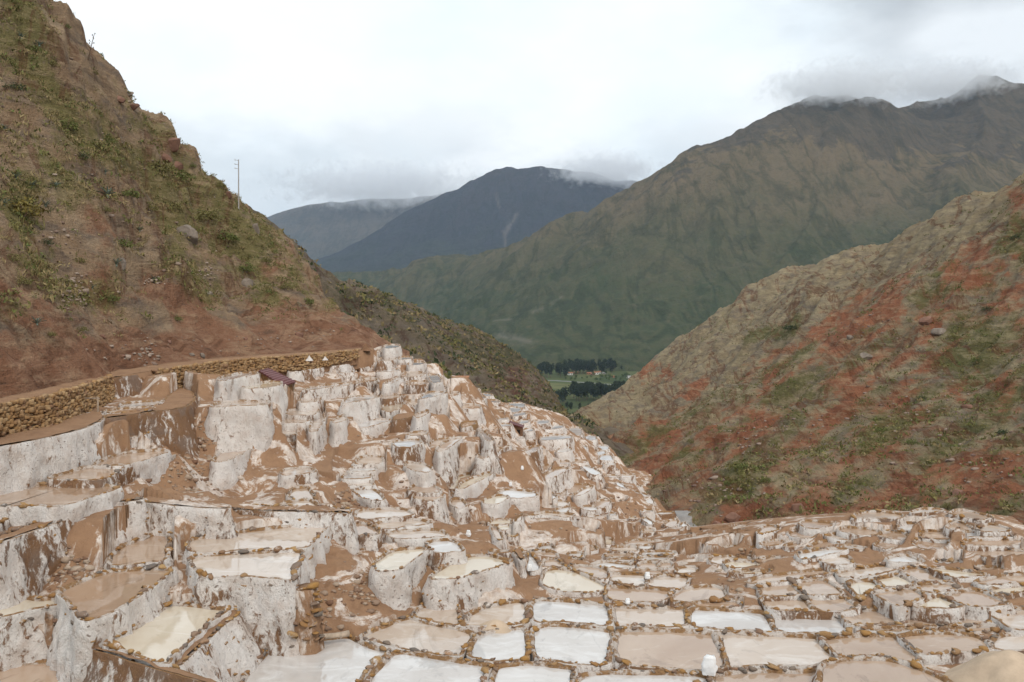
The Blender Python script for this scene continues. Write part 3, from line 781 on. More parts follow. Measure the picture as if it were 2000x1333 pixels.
t mixed b700,704 640,703 700,698 698,694 645,698
t mixed b694,697 690,697 745,692 742,687 695,690
t mixed b725,732 560,730 640,722 638,716 565,722
"""

# ------------------------------------------------------------------ terrain sheets
class Terrain:
    """height sheet laid out in fans from the viewpoint so that near ground is finer than far ground"""
    def __init__(self, surf, px0, px1, ncol, d0, d1, nrow, rough=None, clamp=None):
        self.px = np.linspace(px0, px1, ncol); self.D = np.exp(np.linspace(math.log(d0), math.log(d1), nrow))
        PX, DD = np.meshgrid(self.px, self.D)
        self.X = (PX - W / 2) / F * DD; self.Y = DD.copy()
        self.Z = surf(self.X, self.Y)
        if rough is not None: self.Z = self.Z + rough(self.X, self.Y, self.Z)
        if clamp is not None: self.Z = clamp(self.X, self.Y, self.Z)
        self.PX = PX; self.PY = HOR - self.Z / DD * F
    def mesh(self, name):
        nr, nc = self.Z.shape
        idx = np.arange(nr * nc).reshape(nr, nc)
        f = np.stack([idx[:-1, :-1], idx[:-1, 1:], idx[1:, 1:], idx[1:, :-1]], -1).reshape(-1, 4)
        return mesh_np(name, np.stack([self.X, self.Y, self.Z], -1).reshape(-1, 3), f)
    def hit(self, px, py, far=1e9):
        """first point of the sheet seen at a pixel"""
        c = int(np.clip(np.searchsorted(self.px, px), 1, len(self.px) - 1))
        t = (px - self.px[c - 1]) / (self.px[c] - self.px[c - 1])
        zc = self.Z[:, c - 1] * (1 - t) + self.Z[:, c] * t
        pc = HOR - zc / self.D * F
        k = np.argmax(pc <= py)
        if pc[k] > py: return None
        D = self.D[k]
        if k > 0:
            u = (pc[k - 1] - py) / max(1e-6, pc[k - 1] - pc[k]); D = self.D[k - 1] * (1 - u) + self.D[k] * u
        return at(px, py, D)

def blobs(PX, PY, lst, ang):
    q = 55 * fbm(PX / 70, PY / 70, None, 4, 11); r = 40 * fbm(PX / 60, PY / 60, None, 4, 12)
    PX, PY = PX + q, PY + r
    out = np.zeros_like(PX); ca, sa = math.cos(ang), math.sin(ang)
    for (x, y, rx, ry, v) in lst:
        u = (PX - x) * ca + (PY - y) * sa; w = -(PX - x) * sa + (PY - y) * ca
        out = np.maximum(out, v * np.exp(-((u / rx) ** 2 + (w / ry) ** 2)))
    return out

def set_attr(me, name, arr):
    a = me.attributes.new(name, 'FLOAT', 'POINT'); a.data.foreach_set("value", np.asarray(arr, np.float32).ravel())

def sm(x, a, b):
    t = np.clip((x - a) / (b - a), 0, 1); return t * t * (3 - 2 * t)

# ---- the ponds' outlines in metres
def parse_ponds():
    out = []
    for ln in PONDS.strip().splitlines():
        t = ln.split(); c, wl_, lev = t[:3]
        pts = [tuple(float(q) for q in s.split(',')) for s in t[3:]]
        if lev[0] == 'z': z = float(lev[1:])
        else:
            yt, yb = (float(q) for q in lev[1:].split(','))
            z = -(yt - HOR) / F * depth(pts[0][0], yb); ym = max(q[1] for q in pts)
            pts = [(q[0], ym - (ym - q[1]) * (1.45 if ym - q[1] < 16 else 1.15)) for q in pts]
        w3 = np.array([at_z(x, y, z)[:2] for x, y in pts])
        a = 0.5 * np.sum(w3[:, 0] * np.roll(w3[:, 1], -1) - np.roll(w3[:, 0], -1) * w3[:, 1])
        if a < 0: w3 = w3[::-1]; pts = pts[::-1]
        if c != '-' and np.mean([p[0] for p in pts]) > 1020 and 1055 < np.mean([p[1] for p in pts]) < 1195 or (np.mean([p[0] for p in pts]) > 1385 and c != '-'):
            w3 = w3.mean(0) + (w3 - w3.mean(0)) * 1.07
        out.append(dict(c=c, wall=wl_, z=z, xy=w3, px=np.mean([p[0] for p in pts]), py=np.mean([p[1] for p in pts]), D=float(w3[:, 1].mean())))
    return out
PL = parse_ponds()

def more_ponds(target):
    """the many small ponds between the larger ones on the middle and lower slope"""
    g = np.random.default_rng(77)
    taken = []
    for ln in PONDS.strip().splitlines():
        t = ln.split(); pts = np.array([[float(q) for q in s.split(',')] for s in t[3:]])
        yb = float(t[2][1:].split(',')[1]) if t[2][0] == 'b' else pts[:, 1].max() + 4
        taken.append((pts[:, 0].min() + 1, pts[:, 1].min() + 1, pts[:, 0].max() - 1, max(yb, pts[:, 1].max()) - 1))
    regs = [np.array(r, float) for r in ([(790,880),(960,800),(1100,835),(1195,905),(1325,1012),(1365,1050),(1240,1058),(1100,1040),(960,1010),(850,1000)],
            [(640,722),(760,694),(850,742),(930,792),(860,838),(700,848),(600,832)], [(1380,1060),(1470,1050),(1560,1070),(1600,1110),(1480,1125),(1400,1110)])]
    out = []
    for _ in range(9000):
        if len(out) >= target: break
        x, y = (g.uniform(600, 1600), g.uniform(690, 1125)) if g.random() < 0.4 else (g.uniform(950, 1370), g.uniform(820, 1060))
        if not any(inside(r, np.array([x]), np.array([y]))[0] for r in regs): continue
        D = depth(x, y); k = 45.0 / D
        w_, h_, wall_ = g.uniform(18, 42) * k ** .5, g.uniform(6, 12) * k ** .6, g.uniform(4, 15) * k ** .8
        box = (x - w_ / 2, y - h_, x + w_ / 2, y + wall_)
        if any(box[0] < b[2] and box[2] > b[0] and box[1] < b[3] and box[3] > b[1] for b in taken): continue
        taken.append(box); sl = g.uniform(-0.25, 0.05) * w_ * .35
        pts = [(x - w_ / 2, y), (x, y + sl * .5 + g.uniform(-.5, 1)), (x + w_ / 2, y + sl), (x + w_ / 2 - g.uniform(-1, 4), y - h_ * .9 + sl * .6), (x - w_ / 2 + g.uniform(0, 6), y - h_)]
        z = -(y - HOR) / F * depth(x, y + wall_)
        w3 = np.array([at_z(a, b, z)[:2] for a, b in pts])
        ar = 0.5 * np.sum(w3[:, 0] * np.roll(w3[:, 1], -1) - np.roll(w3[:, 0], -1) * w3[:, 1])
        if ar < 0: w3 = w3[::-1]
        out.append(dict(c=str(g.choice(list('wwtpcw'))), wall=str(g.choice(['white', 'mixed', 'white', 'mixed', 'brown'])), z=z, xy=w3, px=x, py=y, D=float(w3[:, 1].mean())))
    return out


def inside(poly, x, y):
    r = np.zeros(x.shape, bool); n = len(poly); j = n - 1
    for i in range(n):
        xi, yi = poly[i]; xj, yj = poly[j]
        c = ((yi > y) != (yj > y)) & (x < (xj - xi) * (y - yi) / (yj - yi + 1e-12) + xi)
        r ^= c; j = i
    return r

PL += more_ponds(135)

def knoll_ponds(target):
    """small pools that close the gaps of the mosaic on the knoll"""
    g = np.random.default_rng(5); out = []
    reg = np.array([(1060,1065),(1330,1062),(1395,1062),(1560,1035),(1660,1012),(1850,1008),(1985,1048),(2010,1180),(1900,1188),(1700,1196),(1490,1192),(1455,1130),(1350,1125),(1100,1110)], float)
    polys = [(p['xy'].mean(0) + (p['xy'] - p['xy'].mean(0)) * 1.04, p) for p in PL if p['px'] > 1000 and p['py'] > 1000]
    cens = [tuple(q[1]['xy'].mean(0)) for q in polys]
    for _ in range(2600):
        if len(out) >= target: break
        x, y = g.uniform(1060, 2000), g.uniform(1012, 1195)
        if not inside(reg, np.array([x]), np.array([y]))[0]: continue
        c = at(x, y, depth(x, y))[:2]
        cen = np.array(cens); near = [polys[k_] for k_ in np.argsort(((cen - c) ** 2).sum(1))[:9]]
        z = float(np.mean([q[1]['z'] for q in near[:2]])) - 0.04
        c = at_z(x, y, z)[:2]
        best = None
        for sc in (1.5, 1.15, 0.9, 0.7, 0.5):
            a0 = g.uniform(-.4, .4) + 0.5
            ring = np.array([c + sc * np.array([math.cos(a0 + a) * 1.0, math.sin(a0 + a) * 0.75]) * (1 + 0.12 * math.cos(4 * a)) for a in np.linspace(0, 2 * math.pi, 9)[:-1]])
            test = np.r_[ring, [c], (ring + c) / 2]
            if not any(inside(q[0], test[:, 0], test[:, 1]).any() or inside(ring, q[0][:, 0], q[0][:, 1]).any() for q in near): best = ring; break
        if best is None: continue
        d = dict(c=str(g.choice(list('tttpcw'))), wall='mixed', z=z, xy=best, px=x, py=y, D=float(best[:, 1].mean()))
        out.append(d); polys.append((best, d)); cens.append(tuple(best.mean(0)))
    return out
PL += knoll_ponds(34)
print("ALL", len(PL))

def sink(X, Y, Z):
    """the earth lies below the floor of every pond"""
    Z = Z.copy()
    for p in PL:
        c = p['xy'].mean(0); flat_ = p['c'] != '-' and p['D'] < 37 and p['px'] > 1020; g = c + (p['xy'] - c) * (1.0 if flat_ else 1.10)
        b0, b1 = g.min(0), g.max(0)
        sel = (X > b0[0]) & (X < b1[0]) & (Y > b0[1]) & (Y < b1[1])
        if sel.any():
            ii = np.nonzero(sel); q = inside(g, X[ii], Y[ii])
            zz = Z[ii]; zz[q] = np.minimum(zz[q], p['z'] - (0.2 if flat_ else 0.35)); Z[ii] = zz
    return Z

def terrace_rough(X, Y, Z):
    q = 1 - 0.7 * sm(X / Y, 0.0, 0.06) * (1 - sm(Y, 34, 42))
    return q * 0.30 * fbm(X / 2.6, Y / 2.6, None, 4, 3) + q * 0.26 * fbm(X / 0.8, Y / 0.8, None, 5, 5, 0.6) - 0.12

def backfill(X, Y, Z):
    """earth banked up behind and beside the higher terraces"""
    Z = Z.copy(); Z0 = Z.copy()
    for p in PL:
        
        flat = p['c'] != '-' and p['D'] < 37 and p['px'] > 1020
        if p['D'] < 27.5 and p['c'] != '-' and not flat: continue
        if p['D'] < 22: continue
        c = p['xy'].mean(0); e = 1.5
        g = np.array([TERR(np.array([c[0] + e]), np.array([c[1]]))[0] - TERR(np.array([c[0] - e]), np.array([c[1]]))[0],
                      TERR(np.array([c[0]]), np.array([c[1] + e]))[0] - TERR(np.array([c[0]]), np.array([c[1] - e]))[0]]) / (2 * e)
        u = g / (np.hypot(*g) + 0.05) + np.array([0, 0.7]); u /= np.hypot(*u)
        w = np.array([-u[1], u[0]])
        a = (p['xy'] - c) @ u; b = (p['xy'] - c) @ w
        b0, b1, a0, a1 = b.min(), b.max(), a.min(), a.max()
        zt = float(TERR(np.array([c[0]]), np.array([c[1]]))[0])
        Lb = float(np.clip((p['z'] - zt) / 0.30, 0.8, 6.0)) + (a1 - a0) * 0.4
        m_ = 2.2
        sel = (np.abs(X - c[0]) < Lb + 8) & (np.abs(Y - c[1]) < Lb + 8)
        if not sel.any(): continue
        ii = np.nonzero(sel)
        A = (X[ii] - c[0]) * u[0] + (Y[ii] - c[1]) * u[1]; B = (X[ii] - c[0]) * w[0] + (Y[ii] - c[1]) * w[1]
        lat = np.maximum(0, np.maximum(b0 - B, B - b1)) 
        mid = (a0 + a1) * 0.5
        s = np.clip((A - a1) / Lb, 0, 1)
        lev = (p['z'] - 0.10) * (1 - s) + np.minimum(Z0[ii], p['z']) * s - lat * 0.85 - np.maximum(0, mid - A) * 1.1 - lat * lat * 0.12
        if flat:
            d2 = np.maximum(lat, np.maximum(0, np.maximum(a0 - A, A - a1))); lev = p['z'] - 0.09 - d2 * 0.28
        ok = (A > a0 - (1.2 if flat else 0.5)) & (A < a1 + Lb)
        zz = Z[ii]; zz[ok] = np.maximum(zz[ok], lev[ok] + (0.03 if flat else 0.12) * fbm(X[ii][ok] / 1.1, Y[ii][ok] / 1.1, None, 3, 7)); Z[ii] = zz
    return Z

terrace = Terrain(TERR, -260, 2260, 760, 16.0, 125.0, 560, terrace_rough, lambda X, Y, Z: sink(X, Y, backfill(X, Y, Z)))
o = link("terrace_ground", terrace.mesh("terrace_ground"), MAT['terrace'])
tag(o, "brown salty earth between the terraced ponds", kind="structure")

# ---- left hillside with the walled path along its foot
PATH_Z = -3.1
PATH_FRONT = [(-160,832),(-30,800),(0,793),(100,775),(200,743),(215,736),(330,722),(400,712),(440,707),(560,697),(630,692),(700,685),(730,683)]
PATH_BACK = [(-160,806),(-30,782),(0,777),(100,756),(200,729),(215,726),(330,709),(400,702),(440,698),(560,690),(630,686),(700,680),(730,679)]
HL = [(0,0,60),(0,200,52),(0,400,42),(0,600,34),(0,700,31),(90,0,62),(180,110,72),(250,170,79),(350,265,89),(352,310,88),(400,345,96),(450,390,106),(500,422,113),
 (525,470,119),(552,500,123),(200,300,66),(200,500,52),(200,650,43.5),(200,705,40.5),(400,450,85),(400,600,63),(400,680,53),(550,600,78),(600,655,68),(650,622,79),(700,645,74),
 (600,532,114),(100,560,41),(300,400,75),(300,600,54),(480,560,80),(100,300,52),(500,660,60),(720,668,70)]
hl = [tuple(at(*p)) for p in HL]
for p in PATH_BACK: q = at_z(p[0], p[1], PATH_Z - 0.12); hl.append(tuple(q))
for p in PATH_FRONT: q = at_z(p[0], p[1], PATH_Z - 0.45); hl.append(tuple(q))
for p in PATH_FRONT[::2]: q = at_z(p[0], p[1], PATH_Z); hl.append((q[0] + 1.5, q[1] - 4.0, -6.5))
SIL = [(90,0,62),(180,110,72),(250,170,79),(350,265,89),(400,345,96),(450,390,106),(500,422,113),(552,500,123),(600,532,114),(640,577,104),(680,617,92),(706,646,82)]
for x, y, d in SIL:
    hl.append(tuple(at(x + 10, y + 60, d * 1.22))); hl.append(tuple(at(x + 20, y + 190, d * 1.6)))
hl += [tuple(at(780, 745, 72)), tuple(at(800, 740, 95)), tuple(at(762, 735, 66)), tuple(at(800, 760, 60)), tuple(at(740, 715, 69)), tuple(at(640, 577, 104)), tuple(at(680, 617, 92)), tuple(at(706, 646, 82)), (-60,40,22),(-60,70,34),(-75,100,40),(-40,20,6),(-10,95,-6),(0,120,-12),(5,80,-16),(-14,150,-6)]
HLs = TPS([(p[0], p[1]) for p in hl], [p[2] for p in hl], lam=0.004, scale=10.0)
def hl_rough(X, Y, Z):
    k = sm(Z, -3.0, 1.0)
    r = 1.8 * fbm(X / 11, Y / 11, None, 3, 21) + 1.1 * ridged((X + Y * 0.35) / 5.5, (Y - X * 0.35) / 11, 4, 22) + 0.75 * fbm(X / 2.2, Y / 2.2, None, 5, 23, 0.6)
    fr = (Z * 0.34 + 0.10 * X + 1.1 * fbm(X / 9, Y / 9, None, 3, 29)) % 1.0
    strata = 2.3 * (sm(fr, 0.62, 1.0) - fr + 0.1)
    foot = 0.5 * fbm(X / 1.2, Y / 1.2, None, 4, 24) * sm(Z, -3.15, -2.6)
    return k * (r + strata * sm(fbm(X / 14, Y / 14, None, 2, 33), -0.15, 0.25)) + foot
hill_left = Terrain(HLs, -620, 800, 560, 23.0, 210.0, 560, hl_rough)
LV = [(60,130,140,60,.9),(150,250,160,45,.8),(290,340,170,50,.95),(450,440,130,60,.95),(350,425,140,45,.8),(470,500,140,45,.8),(40,400,70,60,.9),(120,540,120,40,.8),
      (60,620,110,45,.8),(210,600,70,45,.8),(350,530,120,40,.7),(545,565,80,35,.85),(650,610,50,30,.7),(30,20,140,50,.8),(300,250,120,30,.6),(120,340,130,35,.8),(200,690,40,20,.2),(590,535,70,20,.6)]
LR = [(40,735,140,70,1.),(250,700,150,60,1.),(430,650,170,60,1.),(610,640,140,60,1.),(350,585,80,60,.9),(180,560,45,70,.8),(90,180,80,35,.55),(330,430,40,60,.55),(60,570,90,25,.9),
      (180,440,80,30,.7),(230,340,60,20,.6),(340,280,60,50,.5),(540,500,30,60,.7),(130,640,160,25,.9)]
lveg = blobs(hill_left.PX, hill_left.PY, LV, 0.7); lred = blobs(hill_left.PX, hill_left.PY, LR, 0.45)
lred = np.maximum(lred, 1.0 * sm(-hill_left.Z, 0.2, 2.4)); lveg = lveg * (1 - sm(-hill_left.Z, -0.5, 1.2)) + 0.05
me = hill_left.mesh("hillside"); set_attr(me, "veg", lveg); set_attr(me, "red", lred)
tag(link("hillside", me, MAT['hill_left']), "steep brown hillside with scrub above the path", kind="structure")

# ---- scrubby spur behind the terraces
SP = [(540,500,190),(600,522,200),(690,560,260),(780,592,300),(900,642,340),(1000,690,372),(1048,722,382),(1062,765,372),(1095,800,352),(1150,846,300),
 (700,640,165),(740,688,112),(800,715,130),(850,738,142),(920,765,158),(1000,800,205),(1050,825,245),(900,700,240),(800,650,240),(960,740,280),(1020,760,320),(660,590,170)]
sp = [tuple(at(*p)) for p in SP]
for x, y, d in SP[:10]: sp.append(tuple(at(x, y + 50, d * 1.25))); sp.append(tuple(at(x, y + 130, d * 1.7)))
sp += [(-20,92,-9),(-8,105,-14),(4,118,-20),(14,125,-26),(24,150,-33),(-40,130,2),(40,230,-42),(-60,180,20)]
SPs = TPS([(p[0], p[1]) for p in sp], [p[2] for p in sp], lam=0.01, scale=50.0)
def sp_rough(X, Y, Z):
    k = sm(Y, 95, 150)
    return k * (5.5 * ridged((X + .5 * Y) / 60, (Y - .5 * X) / 60, 5, 41) + 2.6 * fbm(X / 14, Y / 14, None, 4, 42) + 1.1 * fbm(X / 3, Y / 3, None, 3, 43))
spur = Terrain(SPs, 430, 1260, 420, 84.0, 640.0, 420, sp_rough)
sveg = 0.30 + blobs(spur.PX, spur.PY, [(1000,680,110,40,.5),(900,660,90,30,.4),(760,600,60,25,.4),(1060,790,60,30,.3),(700,610,40,30,.4)], 0.5)
sred = blobs(spur.PX, spur.PY, [(1000,735,80,40,.75),(1030,700,50,40,.6),(960,760,60,25,.5)], 0.4)
me = spur.mesh("spur"); set_attr(me, "veg", sveg); set_attr(me, "red", sred)
tag(link("spur_hill", me, MAT['spur']), "scrubby tan spur running down into the gorge", kind="structure")

# ---- right hillside beyond the ravine
HR = [(1400,1052,70),(1340,1025,78),(1250,945,125),(1190,880,190),(1150,842,262),(1700,905,90),(1900,1000,72),(2000,800,96),(2000,600,132),(2000,362,172),(1850,422,222),(1700,482,262),
 (1560,560,305),(1480,567,332),(1382,640,362),(1292,702,390),(1232,752,402),(1180,812,340),(1600,700,172),(1450,800,160),(1300,850,205),(1600,600,240),(1500,1000,74),(1700,1000,70),
 (1800,700,135),(1400,700,285),(1550,900,98),(1350,950,112),(1800,550,190),(1250,800,330)]
hr = [tuple(at(*p)) for p in HR]
for x, y, d in HR[9:17]: hr.append(tuple(at(x, y + 40, d * 1.25))); hr.append(tuple(at(x, y + 120, d * 1.7)))
hr += [(10,60,-20),(14,75,-21.5),(22,58,-18),(30,52,-16),(45,48,-10),(62,50,0),(80,60,12),(110,100,34),(140,150,46),(8,90,-24),(14,120,-29),(20,180,-36),(26,260,-44)]
HRs = TPS([(p[0], p[1]) for p in hr], [p[2] for p in hr], lam=0.01, scale=50.0)
def hr_rough(X, Y, Z):
    k = 0.35 + 0.65 * sm(Y, 70, 170)
    u, v = (X * 0.8 + Y * 0.6), (-X * 0.6 + Y * 0.8)
    return k * (5.2 * ridged(u / 60, v / 20, 5, 51) + 2.2 * fbm(X / 9, Y / 9, None, 4, 52)) + 0.9 * fbm(X / 2.6, Y / 2.6, None, 4, 53)
hill_right = Terrain(HRs, 1090, 2350, 620, 46.0, 720.0, 560, hr_rough)
RV = [(1750,845,110,35,.9),(1915,695,120,60,.85),(1445,935,90,40,.9),(1635,955,60,30,.8),(1510,645,60,22,.8),(1975,465,60,45,.9),(1850,950,60,30,.6),(1700,780,60,30,.5),(1400,620,60,20,.35),
      (1550,800,70,20,.5),(1900,560,80,30,.5),(1330,900,40,25,.5),(1660,690,80,25,.35),(1985,850,60,30,.6),(1780,1000,60,15,.5)]
RR = [(1710,600,120,26,1.),(1515,735,50,20,1.),(1338,770,40,30,.95),(1290,850,50,28,.8),(1640,740,50,26,.8),(1885,540,70,28,.95),(1815,635,45,28,.8),(1560,970,60,36,1.),(1440,1020,100,30,1.),
      (1640,895,60,22,.9),(1940,950,90,60,1.),(1965,765,50,34,.8),(1280,735,40,18,.7),(1435,830,80,20,.9),(1700,1000,200,30,1.),(1220,880,50,40,.6),(1990,640,40,26,.6),(1990,400,60,20,.7),(1560,860,90,16,.6)]
tanline = np.interp(hill_right.PX, [1150, 1300, 1480, 1640, 1800, 1950, 2100], [860, 800, 700, 590, 520, 425, 330]) + 30 * fbm(hill_right.PX / 60, hill_right.PY / 60, None, 4, 15)
below = sm(hill_right.PY - tanline, -6, 22)
ur = hill_right.PX * 0.82 - hill_right.PY * 0.57; vr = hill_right.PX * 0.57 + hill_right.PY * 0.82
stripe = ridged(ur / 170, vr / 34, 4, 16)
rred = np.maximum(blobs(hill_right.PX, hill_right.PY, RR, -0.6) * 1.25, below * (0.34 + 0.55 * stripe))
rveg = np.maximum(blobs(hill_right.PX, hill_right.PY, RV, -0.55), below * (0.36 - 0.55 * stripe)) + 0.12
rveg = rveg * (1 - 0.6 * np.clip(rred - 0.5, 0, 1))
me = hill_right.mesh("red_hillside"); set_attr(me, "veg", rveg); set_attr(me, "red", rred)
tag(link("red_hillside", me, MAT['hill_right']), "red earth hillside beyond the ravine", kind="structure")

# ---- valley floor, mountains, far ground
VZ = -150.0
def field_material():
    m = M("valley_fields", 1.0, 0.05)
    v = m.scale((0.011, 0.0045, 1.0))
    cell = m.voronoi(1.0, v, out="Color")
    c = m.ramp(cell, [(0.0, (0.055, 0.072, 0.03)), (0.35, (0.08, 0.095, 0.04)), (0.6, (0.10, 0.108, 0.048)), (0.78, (0.045, 0.062, 0.027)), (0.95, (0.095, 0.07, 0.047))])
    c = m.mix(m.ramp(m.noise(0.03, 5, 0.6), [(0.4, 0.0), (0.7, 0.5)]), c, (0.075, 0.10, 0.04))
    m.color(c); return m.m
v, f = box_vf(-1200, 1400, 620, 3300, VZ - 8, VZ)
tag(link("valley_floor", mesh_py("valley_floor", v, f), field_material()), "green fields on the flat valley floor", kind="structure")
v, f = box_vf(-30000, 30000, -30000, 30000, VZ - 40, VZ - 30)
tag(link("ground", mesh_py("ground", v, f), plain("far_ground", (0.12, 0.11, 0.06), 1, 0.05, 0.3, 0.01, 0.0)), "ground reaching to the horizon", kind="structure")

def mountain(name, label, sil, face, back, px0, px1, d0, d1, nc, nr, scale, rough, mat, scars=()):
    pts = [tuple(at(*p)) for p in sil + face]
    for x, y, d in sil: pts.append(tuple(at(x, y + back, d * 1.2))); pts.append(tuple(at(x, y + 2.6 * back, d * 1.5)))
    T = TPS([(p[0], p[1]) for p in pts], [p[2] for p in pts], lam=0.004, scale=scale)
    t = Terrain(T, px0, px1, nc, d0, d1, nr, rough)
    me = t.mesh(name)
    sc = np.zeros_like(t.PX)
    for (x0, y0, x1, y1, wd) in scars:
        L2 = (x1 - x0) ** 2 + (y1 - y0) ** 2
        u = np.clip(((t.PX - x0) * (x1 - x0) + (t.PY - y0) * (y1 - y0)) / L2, 0, 1)
        dd = np.hypot(t.PX - x0 - u * (x1 - x0), t.PY - y0 - u * (y1 - y0))
        dd = dd * (1 + 0.9 * fbm(t.PX / 9, t.PY / 9, None, 3, 14)); sc = np.maximum(sc, 0.6 * np.exp(-(dd / wd) ** 2))
    set_attr(me, "scar", sc)
    tag(link(name, me, mat), label, kind="structure")
    return t
def m1_rough(X, Y, Z):
    return 68 * ridged((X * .8 - Y * .6) / 380 + 0.6 * fbm(X / 900, Y / 900, None, 2, 66), (X * .6 + Y * .8) / 1900, 6, 61) * sm(Z, -130, 300) + 26 * fbm(X / 120, Y / 120, None, 5, 62) * sm(Z, -140, 0)
mount1 = mountain("grassy_mountain", "big grassy mountain across the valley",
 [(560,548,5200),(690,545,4700),(830,515,4250),(1000,482,3850),(1100,441,3650),(1180,401,3520),(1250,366,3450),(1330,311,3450),(1420,286,3500),(1500,250,3560),(1570,220,3640),(1655,196,3760),(1740,216,3900),(1768,236,4000),(1850,190,4100),(1950,166,4200),(2010,175,4250),(2200,150,4300)],
 [(1050,690,2250),(1200,722,2010),(1300,600,2500),(1500,500,2720),(1500,350,3200),(1700,400,3050),(1900,300,3450),(1100,600,2750),(900,565,3600),(1900,400,2950),(1300,450,3020),(1350,680,2150),(1800,500,2550),(1600,620,2200),(2200,400,3000),(700,575,4000),(900,640,2900),(2200,600,2200)],
 70, 500, 2400, 1700, 6600, 520, 360, 1000.0, m1_rough, MAT['mount_near'], [(1078,592,1098,580,2.5),(1040,610,1062,602,3),(980,655,1035,668,6),(965,627,1000,624,2)])
def m2_rough(X, Y, Z):
    return 85 * ridged((X * .9 - Y * .4) / 700, (X * .4 + Y * .9) / 2300, 5, 71) * sm(Z, 100, 900) + 30 * fbm(X / 260, Y / 260, None, 4, 72)
mount2 = mountain("blue_mountain", "dark blue rocky mountain in the middle distance",
 [(560,540,7800),(690,490,7600),(780,432,7500),(870,388,7500),(950,354,7500),(1030,331,7550),(1062,334,7600),(1110,346,7600),(1160,344,7650),(1225,368,7700),(1320,372,7900)],
 [(640,545,5700),(800,525,5900),(1000,500,6000),(950,430,6800),(1150,440,6600),(1250,480,6200)], 60, 420, 1500, 5300, 10500, 300, 200, 2000.0, m2_rough, MAT['mount_blue'],
 [(1010,418,985,460,3),(970,385,975,405,3),(985,455,988,490,3)])
mount3 = mountain("far_mountain", "hazy far mountain on the left of the valley",
 [(300,520,10400),(450,462,10300),(520,441,10200),(600,411,10200),(710,400,10200),(760,406,10300),(840,400,10300),(900,380,10400),(1000,360,10500)],
 [(560,532,8200),(700,520,8200),(850,480,8400),(640,470,9200)], 60, 250, 1100, 8000, 13500, 240, 140, 2000.0,
 lambda X, Y, Z: 110 * ridged(X / 1500, Y / 1900, 4, 81) * sm(Z, 100, 900), MAT['mount_far'])

# ------------------------------------------------------------------ salt ponds
def make_stones(n=10, seg=6, rings=4, flat=0.62, box=0.8, jit=0.20):
    out = []
    for k in range(n):
        r = np.random.default_rng(100 + k); v = [(0, 0, 1.0)]
        for i in range(1, rings):
            th = math.pi * i / rings
            for j in range(seg):
                ph = 2 * math.pi * (j + 0.5 * (i % 2)) / seg
                v.append((math.sin(th) * math.cos(ph), math.sin(th) * math.sin(ph), math.cos(th)))
        v.append((0, 0, -1.0)); v = np.array(v)
        sgn = np.sign(v) * np.abs(v) ** box
        v = sgn * (1 + jit * r.standard_normal((len(v), 1))) * np.array([1.0, r.uniform(.62, .9), flat * r.uniform(.7, 1.1)])
        f = [(0, 1 + j, 1 + (j + 1) % seg) for j in range(seg)]
        for i in range(rings - 2):
            b0, b1 = 1 + i * seg, 1 + (i + 1) * seg
            f += [(b0 + j, b1 + j, b1 + (j + 1) % seg, b0 + (j + 1) % seg) for j in range(seg)]
        last = len(v) - 1; b = 1 + (rings - 2) * seg
        f += [(last, b + (j + 1) % seg, b + j) for j in range(seg)]
        out.append((v * 0.5, f))
    return out
STONE_VF = make_stones()
STONES = [mesh_py("stone", v, f, True) for v, f in STONE_VF]
for me in STONES: me.materials.append(MAT['stone'])
WALL_STONES = [mesh_py("wall_stone", v, f, True) for v, f in make_stones(8, 8, 5, 0.85, 0.45, 0.11)]
for me in WALL_STONES: me.materials.append(MAT['wall_stone'])

def chaikin(p, n=1):
    for _ in range(n):
        q = np.roll(p, -1, 0)
        p = np.stack([p * .8 + q * .2, p * .2 + q * .8], 1).reshape(-1, 2)
    return p

def resample(p, step):
    q = np.r_[p, p[:1]]; s = np.r_[0, np.cumsum(np.hypot(*np.diff(q, axis=0).T))]
    n = max(10, int(s[-1] / step)); t = np.linspace(0, s[-1], n, endpoint=False)
    return np.c_[np.interp(t, s, q[:, 0]), np.interp(t, s, q[:, 1])], s[-1]

def outward(p):
    d = np.roll(p, -1, 0) - np.roll(p, 1, 0); d /= np.hypot(d[:, 0], d[:, 1])[:, None] + 1e-9
    n = np.c_[d[:, 1], -d[:, 0]]
    for _ in range(2): n = (n + np.roll(n, 1, 0) + np.roll(n, -1, 0)) / 3
    return n / (np.hypot(n[:, 0], n[:, 1])[:, None] + 1e-9)

STONE_GRID = {}
def stone_free(x, y, z, r):
    k = (int(x / 0.4), int(y / 0.4))
    for i in (-1, 0, 1):
        for j in (-1, 0, 1):
            for (a, b, c, rr) in STONE_GRID.get((k[0] + i, k[1] + j), ()):
                if (a - x) ** 2 + (b - y) ** 2 < (0.52 * (r + rr)) ** 2 and abs(c - z) < 0.4: return False
    STONE_GRID.setdefault(k, []).append((x, y, z, r)); return True

ORD = "first second third fourth fifth sixth seventh eighth ninth tenth eleventh twelfth".split()
def ordinal(n): return ORD[n - 1] if n <= 12 else "%d%s" % (n, {1: 'st', 2: 'nd', 3: 'rd'}.get(n % 10 if n % 100 not in (11, 12, 13) else 0, 'th'))

